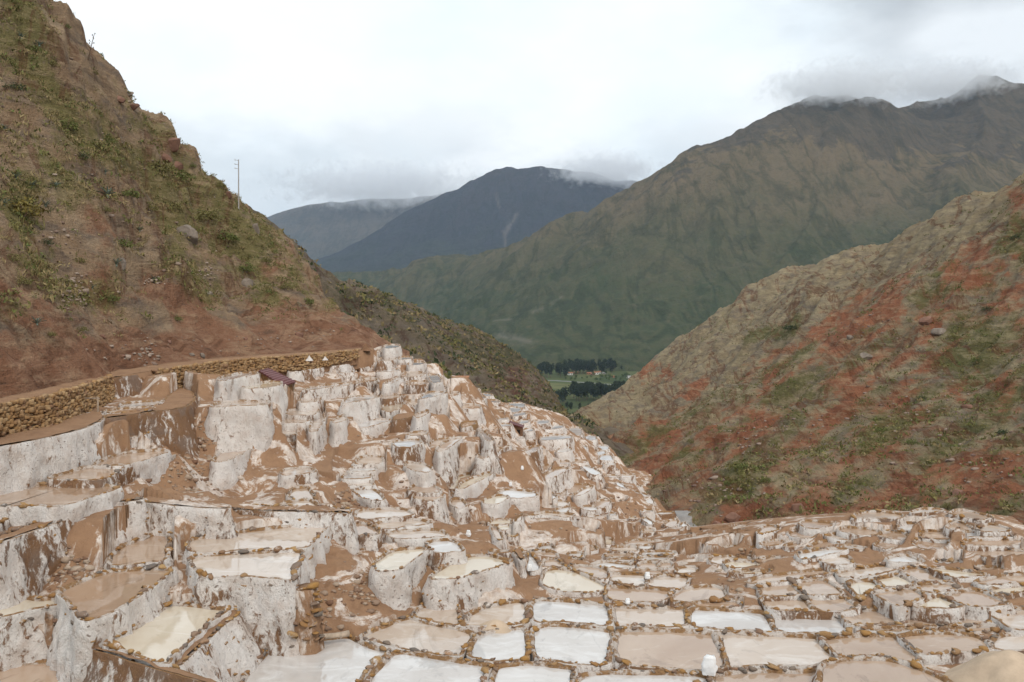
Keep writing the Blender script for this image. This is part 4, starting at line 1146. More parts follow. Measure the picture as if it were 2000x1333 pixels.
def zone(px, py, D):
    if py > 1288 and px > 440: return "in the front row of the flat terrace"
    if py > 1225 and px > 690: return "in the flat terrace's second row"
    if py > 1165 and px > 780 and not (1455 < px < 1690 and py < 1185): return "in the flat terrace's third row"
    if px > 1385 and py > 1102: return "on the near half of the knoll"
    if px > 1385: return "on the far half of the knoll"
    if px > 1020 and py > 1060: return "between the flat terrace and the ravine"
    if px < 690 and py > 1000: return "among the big near-corner basins"
    if px < 350: return "under the stone-walled path"
    if px < 640 and py > 835: return "in the gully below the walled path"
    if px < 640: return "by the red-roofed lean-to"
    if px < 960 and py > 880: return "on the slope below the curving footpath"
    if px < 960: return "on the slope above the curving footpath"
    if py < 900: return "near the small red-roofed shed"
    return "on the lower slope by the ravine"

def rank_labels(items, noun):
    """items: (index, zone, colour word, px) -> label naming each by colour, place and order from the left"""
    groups, out = {}, {}
    for i, zn, cw, px in items: groups.setdefault((zn, cw), []).append((px, i))
    for (zn, cw), lst in groups.items():
        lst.sort()
        for k, (_, i) in enumerate(lst):
            if len(lst) == 1: out[i] = "only %s %s %s" % (cw, noun, zn)
            else: out[i] = "%s %s %s, %s from left" % (cw, noun, zn, ordinal(k + 1))
    return out
pl_lab = rank_labels([(i, zone(p['px'], p['py'], p['D']), BRINE_WORD[p['c']], p['px']) for i, p in enumerate(PL) if p['c'] != '-'], "salt pond")
WALLWORD = {'whitebank': 'sloping salt-white', 'white': 'salt-white', 'mixed': 'streaked brown and white', 'brown': 'brown earth', 'ochre': 'ochre rubble'}
bk_lab = rank_labels([(i, zone(p['px'], p['py'], p['D']), WALLWORD[p['wall']], p['px']) for i, p in enumerate(PL) if p['c'] == '-'], "terrace wall")

n_stones = 0
def build_pond(i, p):
    global n_stones
    D, z, is_pond = p['D'], p['z'], p['c'] != '-'
    near = D < 34
    step = min(0.42, max(0.085, D * 0.0042))
    poly, per = resample(chaikin(p['xy'], 2), step)
    c0 = poly.mean(0)
    nrm = outward(poly)
    wob = 0.05 * fbm(poly[:, 0] / 0.5, poly[:, 1] / 0.5, None, 3, 91)
    poly = poly + nrm * wob[:, None] * (1 if near else 1.5)
    nrm = outward(poly)
    area = abs(0.5 * np.sum(poly[:, 0] * np.roll(poly[:, 1], -1) - np.roll(poly[:, 0], -1) * poly[:, 1]))
    rw = min(0.135 if D < 25.2 else 0.10, 0.5 * area / per)
    n = len(poly)
    ground = TERR(poly[:, 0], poly[:, 1])
    drop = np.clip(z - ground, 0.0, 5.0) + 1.05
    drop = np.convolve(np.r_[drop[-4:], drop, drop[:4]], np.ones(9) / 9, 'valid')
    hmax = float(drop.max())
    rows = int(np.clip(hmax / (step * 1.25), 5, 26))
    rings = []
    # rim: inner foot, inner edge, crown, outer edge
    cr = 0.05 + 0.05 * fbm(poly[:, 0] / 0.35, poly[:, 1] / 0.35, None, 3, 92)
    if not is_pond: cr = cr * 0.2
    for off, dz in ((-rw * 1.15, -0.10 if is_pond else 0.0), (-rw * 0.85, 0.0), (-rw * 0.4, 1.0), (-rw * 0.02, 0.55)):
        q = poly + nrm * off
        zz = z + (dz if dz <= 0 else 0) + (cr * dz if dz > 0 else 0)
        rings.append(np.c_[q, np.broadcast_to(zz, n)])
    nrim = len(rings) - 1
    batter = 0.12 if p['wall'] == 'white' else 0.22
    if not is_pond and p['wall'] == 'brown': batter = 0.32
    if p['wall'] == 'whitebank': batter = 0.6
    arc = np.arange(n) * (per / n)
    for r in range(1, rows + 1):
        t = r / rows; h = drop * t
        zz = z - h
        ribs = 0.19 * fbm(poly[:, 0] / 0.5, poly[:, 1] / 0.5, zz / 1.2, 4, 93) + 0.12 * fbm(poly[:, 0] / 0.16, poly[:, 1] / 0.16, zz / 0.5, 3, 94) * (1 if D < 45 else 0.3)
        slump = 0.34 * np.clip(fbm(poly[:, 0] / 1.3, poly[:, 1] / 1.3, zz / 3, 2, 95), -0.2, 1) * t
        off = batter * h + (ribs + slump) * min(1.0, 0.35 + t * 2) * (1.0 if D < 45 else 1.4)
        rings.append(np.c_[poly + nrm * off[:, None], zz])
    R = np.array(rings); nr = len(R)
    idx = np.arange(nr * n).reshape(nr, n); nx = np.roll(idx, -1, 1)
    faces = np.stack([idx[:-1], idx[1:], nx[1:], nx[:-1]], -1).reshape(-1, 4)
    origin = np.array([c0[0], c0[1], z])
    if is_pond:
        root = empty("salt_pond", origin)
        tag(root, pl_lab[i], "pond", "terraced salt ponds")
    me = mesh_np("bank", R.reshape(-1, 3) - origin, faces)
    me.materials.append(MAT[p['wall']]); me.materials.append(MAT['rim_earth' if p['wall'] in ('brown', 'ochre') else 'rim'])
    mi = np.zeros(len(faces), np.int32); mi[:nrim * n] = 1
    me.polygons.foreach_set("material_index", mi)
    if is_pond:
        link("bank", me, None, root)
        q = poly - nrm * (rw * 1.02)
        zw = -0.035
        v = [(x - c0[0], y - c0[1], zw) for x, y in q]
        wm = mesh_py("brine", v, [tuple(range(n))])
        link("brine", wm, MAT[p['c']], root)
    else:
        root = empty("terrace_wall", origin)
        tag(root, bk_lab[i], "terrace wall", "walls of the salt terraces")
        link("bank", me, None, root)
        q = poly - nrm * (rw * 1.0)
        # a bumpy earth top
        sp_ = max(0.3, step * 2); lo_, hi_ = q.min(0), q.max(0)
        gx, gy = np.meshgrid(np.arange(lo_[0], hi_[0], sp_), np.arange(lo_[1], hi_[1], sp_)); gx, gy = gx.ravel(), gy.ravel()
        keep_ = inside(q, gx, gy); gi = np.c_[gx, gy][keep_]
        gi = gi[[np.min(np.hypot(*(q - a_).T)) > sp_ * .5 for a_ in gi]] if len(gi) else gi
        allp = [Vector((a_, b_)) for a_, b_ in np.r_[q, gi]] if len(gi) else [Vector((a_, b_)) for a_, b_ in q]
        res = delaunay_2d_cdt(allp, [], [list(range(n))], 1, 1e-4)
        P2 = np.array([(a_.x, a_.y) for a_ in res[0]]); Fc = res[2]
        V = np.c_[P2 - c0, 0.03 + 0.07 * fbm(P2[:, 0] / 0.6, P2[:, 1] / 0.6, None, 3, 97)]
        V[:, 2] = np.maximum(V[:, 2], 0.012)
        link("top", mesh_py("top", V, Fc, True), MAT['path'] if p['wall'] != 'mixed' else MAT['terrace'], root)
    # rim stones one can pick apart
    if D < 33 and (is_pond or (D < 28 and p['wall'] != 'brown')):
        s = rng.uniform(0, 0.2)
        cum = np.r_[0, np.cumsum(np.hypot(*np.diff(np.r_[poly, poly[:1]], axis=0).T))]
        tot = cum[-1]; cnt = 0
        dens = 0.72 if D < 25.2 else 0.40 if D < 27.5 else 0.16; big = 1.0 if D < 25.2 else 0.72
        clump = rng.uniform(0, 10)
        while s < tot and cnt < 110:
            size = float(np.clip(rng.lognormal(math.log(0.14), 0.44), 0.06, 0.27)) * big
            k = min(n - 1, int(np.searchsorted(cum, s)) - 1)
            on = vnoise(np.array([s * 0.7 + clump]), np.array([i * 3.3]), None, 98)[0] > (0.5 - 1.4 * dens)
            if on and rng.random() < 0.92:
                off = -rw * rng.uniform(0.15, 0.75)
                x, y = poly[k] + nrm[k] * off
                if stone_free(x, y, z, size):
                    so = link("stone", STONES[int(rng.integers(len(STONES)))], None, root)
                    so.location = (x - c0[0], y - c0[1], 0.03 + size * rng.uniform(-0.05, 0.16))
                    a = math.atan2(nrm[k][1], nrm[k][0]) + math.pi / 2 + rng.normal(0, 0.35)
                    so.rotation_euler = (rng.normal(0, 0.2), rng.normal(0, 0.2), a)
                    so.scale = (size * rng.uniform(1.0, 1.5), size, size * rng.uniform(0.8, 1.1))
                    cnt += 1; n_stones += 1
            s += size * rng.uniform(0.75, 1.25)
    if D < 27.5 and p['wall'] != 'brown' and hmax > 0.8:
        face = (nrm * -poly).sum(1) / np.hypot(poly[:, 0], poly[:, 1])
        ks = np.nonzero((face > 0.15) & (drop > 0.85))[0]
        for _ in range(min(34, int(len(ks) * step * hmax * 2.2))):
            k = int(rng.choice(ks)); r = int(rng.integers(nrim + 1, max(nrim + 2, nr - 3)))
            size = float(rng.uniform(0.06, 0.15))
            so = link("stone", STONES[int(rng.integers(len(STONES)))], None, root)
            so.location = R[r][k] - origin - np.r_[nrm[k] * size * 0.22, 0]
            so.rotation_euler = (rng.normal(0, .3), rng.normal(0, .3), math.atan2(nrm[k][1], nrm[k][0]) + math.pi / 2)
            so.scale = (size * rng.uniform(1.1, 1.7), size, size * 1.1); n_stones += 1
    return root

for i, p in enumerate(PL): build_pond(i, p)
print("PONDS", sum(p['c'] != '-' for p in PL), "WALLS", sum(p['c'] == '-' for p in PL), "STONES", n_stones)

# ------------------------------------------------------------------ paths
def ribbon(name, label, z, front, back, mat, step=0.4, thick=0.35):
    A = np.array([at_z(x, y, z)[:2] for x, y in front]); B = np.array([at_z(x, y, z)[:2] for x, y in back])
    def rs(P, n):
        s = np.r_[0, np.cumsum(np.hypot(*np.diff(P, axis=0).T))]; t = np.linspace(0, s[-1], n)
        return np.c_[np.interp(t, s, P[:, 0]), np.interp(t, s, P[:, 1])]
    n = int(np.hypot(*np.diff(A, axis=0).T).sum() / step); k = 9
    A, B = rs(A, n), rs(B, n)
    V = []
    for j in range(k):
        t = j / (k - 1); q = A * (1 - t) + B * t
        zz = z + 0.05 * fbm(q[:, 0] / 0.8, q[:, 1] / 0.8, None, 4, 101) - 0.05 * math.sin(math.pi * t)
        V.append(np.c_[q, zz])
    V.insert(0, np.c_[A + (A - B) * 0.12, np.full(n, z - thick)]); V.append(np.c_[B + (B - A) * 0.12, np.full(n, z - thick)])
    V = [np.r_[[[r[0][0], r[0][1], z - thick]], r, [[r[-1][0], r[-1][1], z - thick]]] for r in V]; n += 2
    V = np.array(V); m_ = len(V); idx = np.arange(m_ * n).reshape(m_, n)
    f = np.stack([idx[:-1, :-1], idx[1:, :-1], idx[1:, 1:], idx[:-1, 1:]], -1).reshape(-1, 4)[:, ::-1]
    o = link(name, mesh_np(name, V.reshape(-1, 3), f), mat)
    return tag(o, label, kind="structure")
ribbon("path", "trodden earth path along the foot of the hillside", PATH_Z, PATH_FRONT, PATH_BACK, MAT['path'], 0.4, 1.3)
ribbon("footpath", "narrow earth path curving across the terraces", -6.5,
 [(650,925),(648,905),(652,880),(668,868),(700,861),(760,857),(850,843),(880,838)], [(606,915),(604,893),(612,872),(640,858),(690,851),(750,848),(850,836),(880,831)], MAT['path'], 0.3, 1.6)

# ------------------------------------------------------------------ dry-stone wall under the path
wallroot = None
def stone_wall(name, label, line, z_top, heights, course, length, keep, seed):
    """line: pixels along the wall's top; individually laid stones in courses"""
    r = np.random.default_rng(seed)
    P = np.array([at_z(x, y, z_top)[:2] for x, y in line])
    s = np.r_[0, np.cumsum(np.hypot(*np.diff(P, axis=0).T))]
    root = empty(name, (P[0][0], P[0][1], z_top)); o0 = np.array([P[0][0], P[0][1], z_top])
    tag(root, label, "stone wall")
    laid = []
    t_all = 0
    hm = max(heights)
    zc = z_top + 0.04
    while zc > z_top - hm - 0.15:
        t = r.uniform(0, length)
        while t < s[-1]:
            L = length * float(np.clip(r.lognormal(-.08, .42), .45, 2.2)); c = course * r.uniform(0.7, 1.5)
            h = np.interp(t, s, heights)
            if zc > z_top - h - 0.1:
                q = np.array([np.interp(t, s, P[:, 0]), np.interp(t, s, P[:, 1])]); q2 = np.array([np.interp(t + .1, s, P[:, 0]), np.interp(t + .1, s, P[:, 1])])
                d = q2 - q; a = math.atan2(d[1], d[0])
                nrm = np.array([math.sin(a), -math.cos(a)])
                out = 0.10 * (z_top - zc) + r.uniform(-0.03, 0.06)
                pos = np.array([*(q + nrm * out), zc + r.normal(0, 0.022)]) - o0
                laid.append((pos, a + r.normal(0, 0.15), L, c, r.normal(0, 0.12)))
            t += L * 0.92
        zc -= course * 0.86
    laid.sort(key=lambda e: np.hypot(*(e[0] + o0)[:2]))
    for pos, a, L, c, tilt in laid[:keep]:
        so = link("stone", WALL_STONES[int(r.integers(len(WALL_STONES)))], None, root)
        so.location = pos; so.rotation_euler = (tilt, tilt * .7, a); so.scale = (L * 0.98, 0.28, c * 1.22)
    rest = laid[keep:]
    if rest:
        V, Fc = [], []
        for pos, a, L, c, tilt in rest:
            v, f = STONE_VF[int(r.integers(len(STONE_VF)))]
            v = v * np.array([L * 1.1, 0.30, c * 1.9]); ca, sa = math.cos(a), math.sin(a)
            v = np.c_[v[:, 0] * ca - v[:, 1] * sa, v[:, 0] * sa + v[:, 1] * ca, v[:, 2]] + pos
            b = len(V); V += list(v); Fc += [tuple(q + b for q in ff) for ff in f]
        ro = link("far_stones", mesh_py("far_stones", V, Fc, True), MAT['wall_stone_joined'], root); ro["kind"] = "stuff"
    # earth packed behind the stones
    n = 60; t = np.linspace(0, s[-1], n)
    A = np.c_[np.interp(t, s, P[:, 0]), np.interp(t, s, P[:, 1])] - o0[:2]
    hh = np.interp(t, s, heights)
    V = [(x, y, -0.03) for x, y in A] + [(x, y, -h - 0.5) for (x, y), h in zip(A, hh)]
    f = [(j, n + j, n + j + 1, j + 1) for j in range(n - 1)]
    link("core", mesh_py("core", V, f), MAT['path'], root)
    return root

def joined_stone():
    m = M("ochre_wall_stones_joined", 0.9, 0.2)
    c = m.ramp(m.rand(True), [(0.0, (0.42, 0.25, 0.11)), (0.4, (0.31, 0.18, 0.085)), (0.7, (0.47, 0.32, 0.17)), (1.0, (0.25, 0.14, 0.08))])
    c = m.mix(m.ramp(m.noise(6, 5, 0.7), [(0.4, 0.0), (0.7, 0.6)]), c, (0.15, 0.095, 0.06))
    m.color(c); m.bump(m.noise(15, 5, 0.7), 0.6, 0.04)
    return m.m
MAT['wall_stone_joined'] = joined_stone()
stone_wall("stone_wall", "ochre dry-stone wall under the path at the left edge", [(-90,816),(-30,801),(0,794),(100,776),(200,744),(216,737)], PATH_Z, [0.9,0.85,0.85,0.9,0.95,0.9], 0.13, 0.21, 295, 5)
stone_wall("stone_wall", "ochre stone wall beside the walkway, past the earth recess", [(300,726),(330,723),(400,713),(432,708)], PATH_Z, [0.9,1.0,0.9,0.7], 0.135, 0.22, 200, 6)
stone_wall("stone_wall", "long low ochre stone wall behind the red-roofed lean-to", [(432,708),(470,705),(560,698),(630,693),(700,686)], PATH_Z, [0.6,0.75,0.75,0.7,0.4], 0.14, 0.25, 200, 7)

# ------------------------------------------------------------------ plants
def leaf_quads(n, r, size, seed, up=0.0, flat=0.8, hollow=0.45):
    """n leaf-sized faces spread through a dome of radius r"""
    g = np.random.default_rng(seed)
    d = g.standard_normal((n, 3)); d[:, 2] = np.abs(d[:, 2]); d /= np.linalg.norm(d, axis=1)[:, None]
    rad = r * (hollow + (1 - hollow) * g.random(n) ** 0.6)
    c = d * rad[:, None]; c[:, 2] *= flat
    lump = 1 + 0.35 * vnoise(d[:, 0] * 2.2 + seed, d[:, 1] * 2.2, d[:, 2] * 2.2, seed); c *= lump[:, None]
    a = g.standard_normal((n, 3)); a[:, 2] = np.abs(a[:, 2]) * (1 + 3 * up); a /= np.linalg.norm(a, axis=1)[:, None]
    b = np.cross(a, g.standard_normal((n, 3))); b /= np.linalg.norm(b, axis=1)[:, None] + 1e-9
    s = size * g.uniform(0.6, 1.4, n)[:, None]; wd = 0.5 - 0.32 * up
    v = np.stack([c - a * s * .5, c + b * s * wd * .5, c + a * s * .5, c - b * s * wd * .5], 1).reshape(-1, 3)
    return v, np.arange(n * 4).reshape(n, 4)

def scatter(name, label, pts, sizes, n, leaf, mats, up, cat_seed):
    """ground cover nobody could count: one mesh of small leaves"""
    V, Fc, MI = [], [], []
    g = np.random.default_rng(cat_seed)
    proto = [leaf_quads(n, 1.0, leaf, 500 + k, up) for k in range(12)]
    base = 0
    kinds = g.integers(0, len(mats), len(pts))
    for p, s, kd in zip(pts, sizes, kinds):
        v, f = proto[int(g.integers(12))]
        a = g.uniform(0, 6.28); ca, sa = math.cos(a), math.sin(a)
        q = v * s * np.array([1, 1, g.uniform(0.7, 1.2)])
        q = np.c_[q[:, 0] * ca - q[:, 1] * sa, q[:, 0] * sa + q[:, 1] * ca, q[:, 2] - 0.12 * s] + p
        V.append(q); Fc.append(f + base); MI.append(np.full(len(f), kd)); base += len(q)
    me = mesh_np(name, np.concatenate(V), np.concatenate(Fc), False)
    for m in mats: me.materials.append(m)
    me.polygons.foreach_set("material_index", np.concatenate(MI).astype(np.int32))
    o = link(name, me); tag(o, label, kind="stuff"); return o

def pick(t, weight, n, seed, px=(-60, 2060), py=(-60, 1400)):
    g = np.random.default_rng(seed)
    dA = np.gradient(t.Y, axis=0) * np.gradient(t.X, axis=1)
    ok = (t.PX > px[0]) & (t.PX < px[1]) & (t.PY > py[0]) & (t.PY < py[1])
    w = (weight * np.abs(dA) * ok).ravel(); w /= w.sum()
    k = g.choice(len(w), n, p=w)
    P = np.c_[t.X.ravel()[k], t.Y.ravel()[k], t.Z.ravel()[k]]
    # settle between grid points
    return P

W_l = np.clip(lveg - 0.10 + 0.5 * (fbm(hill_left.X / 4, hill_left.Y / 4, None, 3, 201)), 0, 1) ** 1.5 * sm(hill_left.Z, -2.2, 0.5) / (hill_left.Y / 60)
P = pick(hill_left, W_l, 13000, 301)
scatter("hillside_scrub", "low green and dry scrub covering the brown hillside", P, rng.uniform(0.16, 0.5, len(P)), 16, 0.5, [MAT['leaf_olive'], MAT['leaf_green'], MAT['leaf_dry'], MAT['leaf_olive']], 0.25, 1)
P = pick(hill_left, np.clip(W_l + 0.05, 0, 1) * sm(hill_left.Z, -1.5, 1), 9000, 302)
scatter("hillside_grass", "dry grass tufts on the brown hillside", P, rng.uniform(0.18, 0.45, len(P)), 12, 0.9, [MAT['leaf_dry'], MAT['leaf_dry'], MAT['leaf_olive']], 1.0, 2)
W_r = (np.clip(rveg - 0.15 + 0.45 * fbm(hill_right.X / 14, hill_right.Y / 14, None, 3, 202), 0, 1) + 0.04) / (hill_right.Y / 120) ** 0.8
P = pick(hill_right, W_r, 17000, 303, (1100, 2060))
scatter("ravine_scrub", "green scrub scattered over the red hillside", P, rng.uniform(0.25, 0.85, len(P)), 12, 0.5, [MAT['leaf_olive'], MAT['leaf_green'], MAT['leaf_olive'], MAT['leaf_dry']], 0.2, 3)
W_s = (0.25 + np.clip(sveg - 0.2 + 0.5 * fbm(spur.X / 20, spur.Y / 20, None, 3, 203), 0, 1)) / (spur.Y / 200)
P = pick(spur, W_s, 10000, 304, (520, 1170), (450, 870))
scatter("spur_scrub", "dark scrub dotting the tan spur", P, rng.uniform(0.4, 1.4, len(P)), 9, 0.75, [MAT['leaf_olive'], MAT['leaf_dark'], MAT['leaf_dry']], 0.1, 4)

# bushes one can point at
BUSH_PROTO = {}
def bush(px, py, rpx, mat, terr):
    q = terr.hit(px, py + rpx * 0.55)
    if q is None: return None
    r = rpx * q[1] / F
    root = empty("bush", q, rng.uniform(0, 6.28))
    k = (mat, int(rng.integers(3)))
    if k not in BUSH_PROTO:
        v, f = leaf_quads(420, 1.0, 0.19, 900 + len(BUSH_PROTO) * 3, 0.1, 0.9, 0.35)
        fm = mesh_np("foliage", v, f, False); fm.materials.append(MAT[mat])
        sv, sf = join_vf([tube_vf((0, 0, -0.35), (math.cos(a) * .35, math.sin(a) * .35, 0.5), 0.05, 0.02, 5) for a in (0.3, 2.2, 4.4)])
        smh = mesh_py("stem", sv, sf); smh.materials.append(MAT['trunk'])
        BUSH_PROTO[k] = (fm, smh)
    fm, smh = BUSH_PROTO[k]
    for nm, me in (("foliage", fm), ("stem", smh)):
        c = link(nm, me, None, root); c.scale = (r, r, r * rng.uniform(0.75, 0.95))
    return root
BUSHES = [(42,395,46,'leaf_gold'),(130,240,24,'leaf_green'),(205,268,22,'leaf_green'),(310,318,30,'leaf_olive'),(255,372,24,'leaf_green'),(352,338,26,'leaf_green'),(405,415,26,'leaf_olive'),
 (445,455,28,'leaf_green'),(240,470,22,'leaf_green'),(155,505,15,'leaf_olive'),(130,548,15,'leaf_olive'),(45,545,18,'leaf_olive'),(48,695,0,'') ,(215,578,18,'leaf_green'),(65,92,18,'leaf_green'),
 (30,165,20,'leaf_dark'),(100,120,16,'leaf_olive'),(130,50,9,'leaf_green'),(185,140,9,'leaf_olive'),(290,400,20,'leaf_olive'),(340,400,18,'leaf_olive'),(480,520,20,'leaf_green'),(560,555,16,'leaf_olive'),
 (600,585,16,'leaf_green'),(345,620,12,'leaf_green'),(205,405,16,'leaf_olive'),(375,322,10,'leaf_green'),(530,462,8,'leaf_dark'),(160,300,16,'leaf_dark'),(100,650,12,'leaf_olive'),(160,640,12,'leaf_olive'),
 (25,500,16,'leaf_olive'),(90,470,14,'leaf_dark'),(430,360,12,'leaf_olive'),(520,505,14,'leaf_olive')]
RBUSH = [(1545,635,17,'leaf_dark'),(1450,908,16,'leaf_green'),(1495,935,12,'leaf_green'),(1425,940,13,'leaf_green'),(1720,838,14,'leaf_green'),(1780,860,13,'leaf_green'),(1690,880,10,'leaf_olive'),(1660,950,12,'leaf_green'),
 (1910,700,14,'leaf_green'),(1860,655,12,'leaf_olive'),(1985,460,14,'leaf_dark'),(1930,600,12,'leaf_dark'),(1500,965,10,'leaf_green'),(1850,985,12,'leaf_olive'),(1960,840,14,'leaf_dark'),(1350,860,9,'leaf_olive'),(1800,775,9,'leaf_dark')]
items, roots = [], []
MW = {'leaf_gold': 'golden', 'leaf_green': 'fresh green', 'leaf_olive': 'olive', 'leaf_dark': 'dark green'}
for lst, terr, zn in ((BUSHES, hill_left, "on the brown hillside above the path"), (RBUSH, hill_right, "on the red hillside beyond the ravine")):
    for x, y, r, m_ in lst:
        if r <= 0: continue
        b = bush(x, y, r, m_, terr)
        if b: items.append((len(roots), zn, MW[m_], x)); roots.append(b)
for i, lab in rank_labels(items, "bush").items(): tag(roots[i], lab, "bush", "bushes on the hillsides")

# agaves
lv = []
for k in range(7):
    t = k / 6; w_ = 0.085 * (1 - t ** 1.6) * (0.75 + 0.5 * t); zz = 0.75 * t - 0.35 * t * t
    lv += [(0.85 * t, -w_, zz + 0.03), (0.85 * t, 0, zz - 0.03), (0.85 * t, w_, zz + 0.03)]
lf = [(3 * k + j, 3 * k + 3 + j, 3 * k + 4 + j, 3 * k + 1 + j) for k in range(6) for j in (0, 1)]
AG_LEAF = mesh_py("leaf", lv, lf, True); AG_LEAF.materials.append(MAT['leaf_agave'])
AG_CORE = mesh_py("core", *tube_vf((0, 0, -0.15), (0, 0, 0.12), 0.16, 0.08, 7)); AG_CORE.materials.append(MAT['leaf_agave'])
items, roots = [], []
for x, y, s in [(31,345,11),(63,362,11),(108,362,12),(89,400,12),(8,398,13),(210,380,17),(227,515,14),(301,545,11),(72,630,14),(273,448,9),(42,72,11),(77,86,10),(8,250,10),(240,130,6),(205,335,8),(180,560,8)]:
    q = hill_left.hit(x, y + 3)
    if q is None: continue
    root = empty("agave", q, rng.uniform(0, 6)); sc = s * q[1] / F / 0.75
    c = link("core", AG_CORE, None, root); c.scale = (sc,) * 3
    for k in range(15):
        c = link("leaf", AG_LEAF, None, root); e = 0.15 + 0.75 * (k / 15)
        c.rotation_euler = (0, -(e - 0.25), 2.4 * k); c.scale = (sc * rng.uniform(.8, 1.1),) * 3
    items.append((len(roots), "on the brown hillside", "blue-grey", x)); roots.append(root)
for i, lab in rank_labels(items, "agave rosette").items(): tag(roots[i], lab, "agave", "agaves on the brown hillside")

def stalk(x0, y0, x1, y1):
    q = hill_left.hit(x0, y0)
    if q is None: q = at(x0, y0, 72)
    k = q[1] / F; root = empty("agave_stalk", q)
    d = np.array([(x1 - x0) * k, 0, (y0 - y1) * k])
    link("stem", mesh_py("stem", *tube_vf((0, 0, -0.5), d, 0.045, 0.018, 6)), MAT['trunk'], root)
    for j in range(9):
        t = 0.35 + 0.62 * j / 8; a = 2.4 * j; p = d * t; L = 0.38 * (1.15 - t)
        vf = join_vf([tube_vf(p, p + np.array([math.cos(a) * L, math.sin(a) * L, 0.12]), 0.014, 0.01, 4), tube_vf(p + np.array([math.cos(a) * L, math.sin(a) * L, 0.10]), p + np.array([math.cos(a) * L, math.sin(a) * L, 0.2]), 0.05, 0.03, 5)])
        link("flower_head", mesh_py("flower_head", *vf), MAT['trunk'], root)
    tag(root, "tall dry agave flower stalk against the sky on the hillside edge", "flower stalk")
stalk(170, 112, 184, 68)

# ------------------------------------------------------------------ rocks
def rock(px, py, wpx, hpx, mat, terr, seed):
    q = terr.hit(px, py + hpx * 0.4)
    if q is None: return None
    k = q[1] / F; g = np.random.default_rng(seed)
    import bmesh as _b
    bm = _b.new(); _b.ops.create_icosphere(bm, subdivisions=3, radius=1.0)
    V = np.array([v.co[:] for v in bm.verts]); Fc = [[v.index for v in f.verts] for f in bm.faces]; bm.free()
    V = np.sign(V) * np.abs(V) ** 0.75
    V *= (1 + 0.30 * fbm(V[:, 0] * 1.3 + seed, V[:, 1] * 1.3, V[:, 2] * 1.3, 4, seed))[:, None]
    for _ in range(16):
        nn = g.standard_normal(3); nn /= np.linalg.norm(nn); lim = g.uniform(.62, .85)
        dd = V @ nn - lim; V -= np.outer(np.maximum(dd, 0), nn)
    V *= np.array([wpx * k * .5, min(wpx, hpx) * k * .5, hpx * k * .55])
    o = link("boulder", mesh_py("boulder", V, Fc, False), MAT[mat], None, q); o.rotation_euler = (g.normal(0, .15), g.normal(0, .15), g.uniform(0, 0.6))
    return o
ROCKS = [(362,440,56,46,'boulder'),(335,272,44,26,'boulder_red'),(318,300,40,20,'boulder_red'),(345,318,26,18,'boulder_red'),(232,188,34,16,'boulder_red'),(258,205,30,14,'boulder_red'),(250,180,26,10,'boulder'),
 (500,440,18,26,'boulder'),(480,545,34,22,'boulder'),(238,505,20,30,'boulder'),(15,500,0,0,''),(200,655,14,9,'boulder_red'),(272,690,12,9,'boulder'),(285,680,10,7,'boulder'),(330,665,12,9,'boulder_red'),(375,690,14,10,'boulder'),
 (480,660,10,7,'boulder_red'),(395,690,12,14,'boulder'),(240,693,12,7,'boulder_red'),(120,715,0,0,''),(445,375,18,14,'boulder_red'),(520,425,12,10,'boulder'),(60,665,0,0,''),(585,650,22,12,'boulder_red'),(410,570,16,10,'boulder')]
items, roots = [], []
for k, (x, y, w_, h_, m_) in enumerate(ROCKS):
    if not w_: continue
    o = rock(x, y, w_, h_, m_, hill_left, 40 + k)
    if o: items.append((len(roots), "on the brown hillside above the path", 'grey' if m_ == 'boulder' else 'reddish', x)); roots.append(o)
RR_ = [(1810,620,34,22,'boulder_red'),(1835,640,30,26,'boulder'),(1430,1005,36,26,'boulder_red'),(1500,1020,44,30,'boulder_red'),(1400,1020,24,16,'boulder_red'),(1660,655,16,12,'boulder'),(1690,690,26,20,'boulder'),(1890,790,26,14,'boulder_red'),(1560,985,30,24,'boulder_red'),(1870,955,30,22,'boulder_red')]
for k, (x, y, w_, h_, m_) in enumerate(RR_):
    o = rock(x, y, w_, h_, m_, hill_right, 90 + k)
    if o: items.append((len(roots), "on the red hillside", 'grey' if m_ == 'boulder' else 'reddish', x)); roots.append(o)
for i, lab in rank_labels(items, "boulder").items(): tag(roots[i], lab, "boulder", "boulders on the hillsides")

def rubble(name, label, terr, spots, size, seed, mat):
    g = np.random.default_rng(seed); V, Fc = [], []
    for (x, y, rx, ry, n) in spots:
        for _ in range(n):
            q = terr.hit(x + g.normal(0, rx * .5), y + g.normal(0, ry * .5))
            if q is None: continue
            v, f = STONE_VF[int(g.integers(len(STONE_VF)))]; s = size * g.lognormal(0, .4)
            b = len(V); V += list(v * s + q); Fc += [tuple(i + b for i in ff) for ff in f]
    o = link(name, mesh_py(name, V, Fc, True), mat); tag(o, label, kind="stuff")
def rubble_mat(name, a, b):
    m = M(name, 0.9, 0.15); m.color(m.mix(m.rand(True), a, b)); m.bump(m.noise(9, 5, 0.7), 0.6, 0.06); return m.m
rubble("loose_stones", "loose stones strewn over the brown hillside", hill_left,
 [(140,570,36,34,70),(290,690,24,26,30),(400,535,30,16,40),(300,545,40,10,26),(250,690,90,25,16),(450,670,160,25,26),(610,650,60,20,12),(120,470,60,40,20),(200,300,150,120,30),(330,450,160,90,30)], 0.19, 9,
 rubble_mat("loose_stone", (0.19, 0.13, 0.10), (0.40, 0.32, 0.26)))
rubble("ravine_stones", "loose stones on the red hillside", hill_right,
 [(1700,640,60,40,50),(1560,820,150,60,70),(1450,860,60,30,40),(1800,800,150,80,80),(1600,650,120,50,50),(1900,900,100,60,60),(1400,960,80,40,50)], 0.30, 10,
 rubble_mat("ravine_stone", (0.16, 0.10, 0.08), (0.32, 0.25, 0.20)))
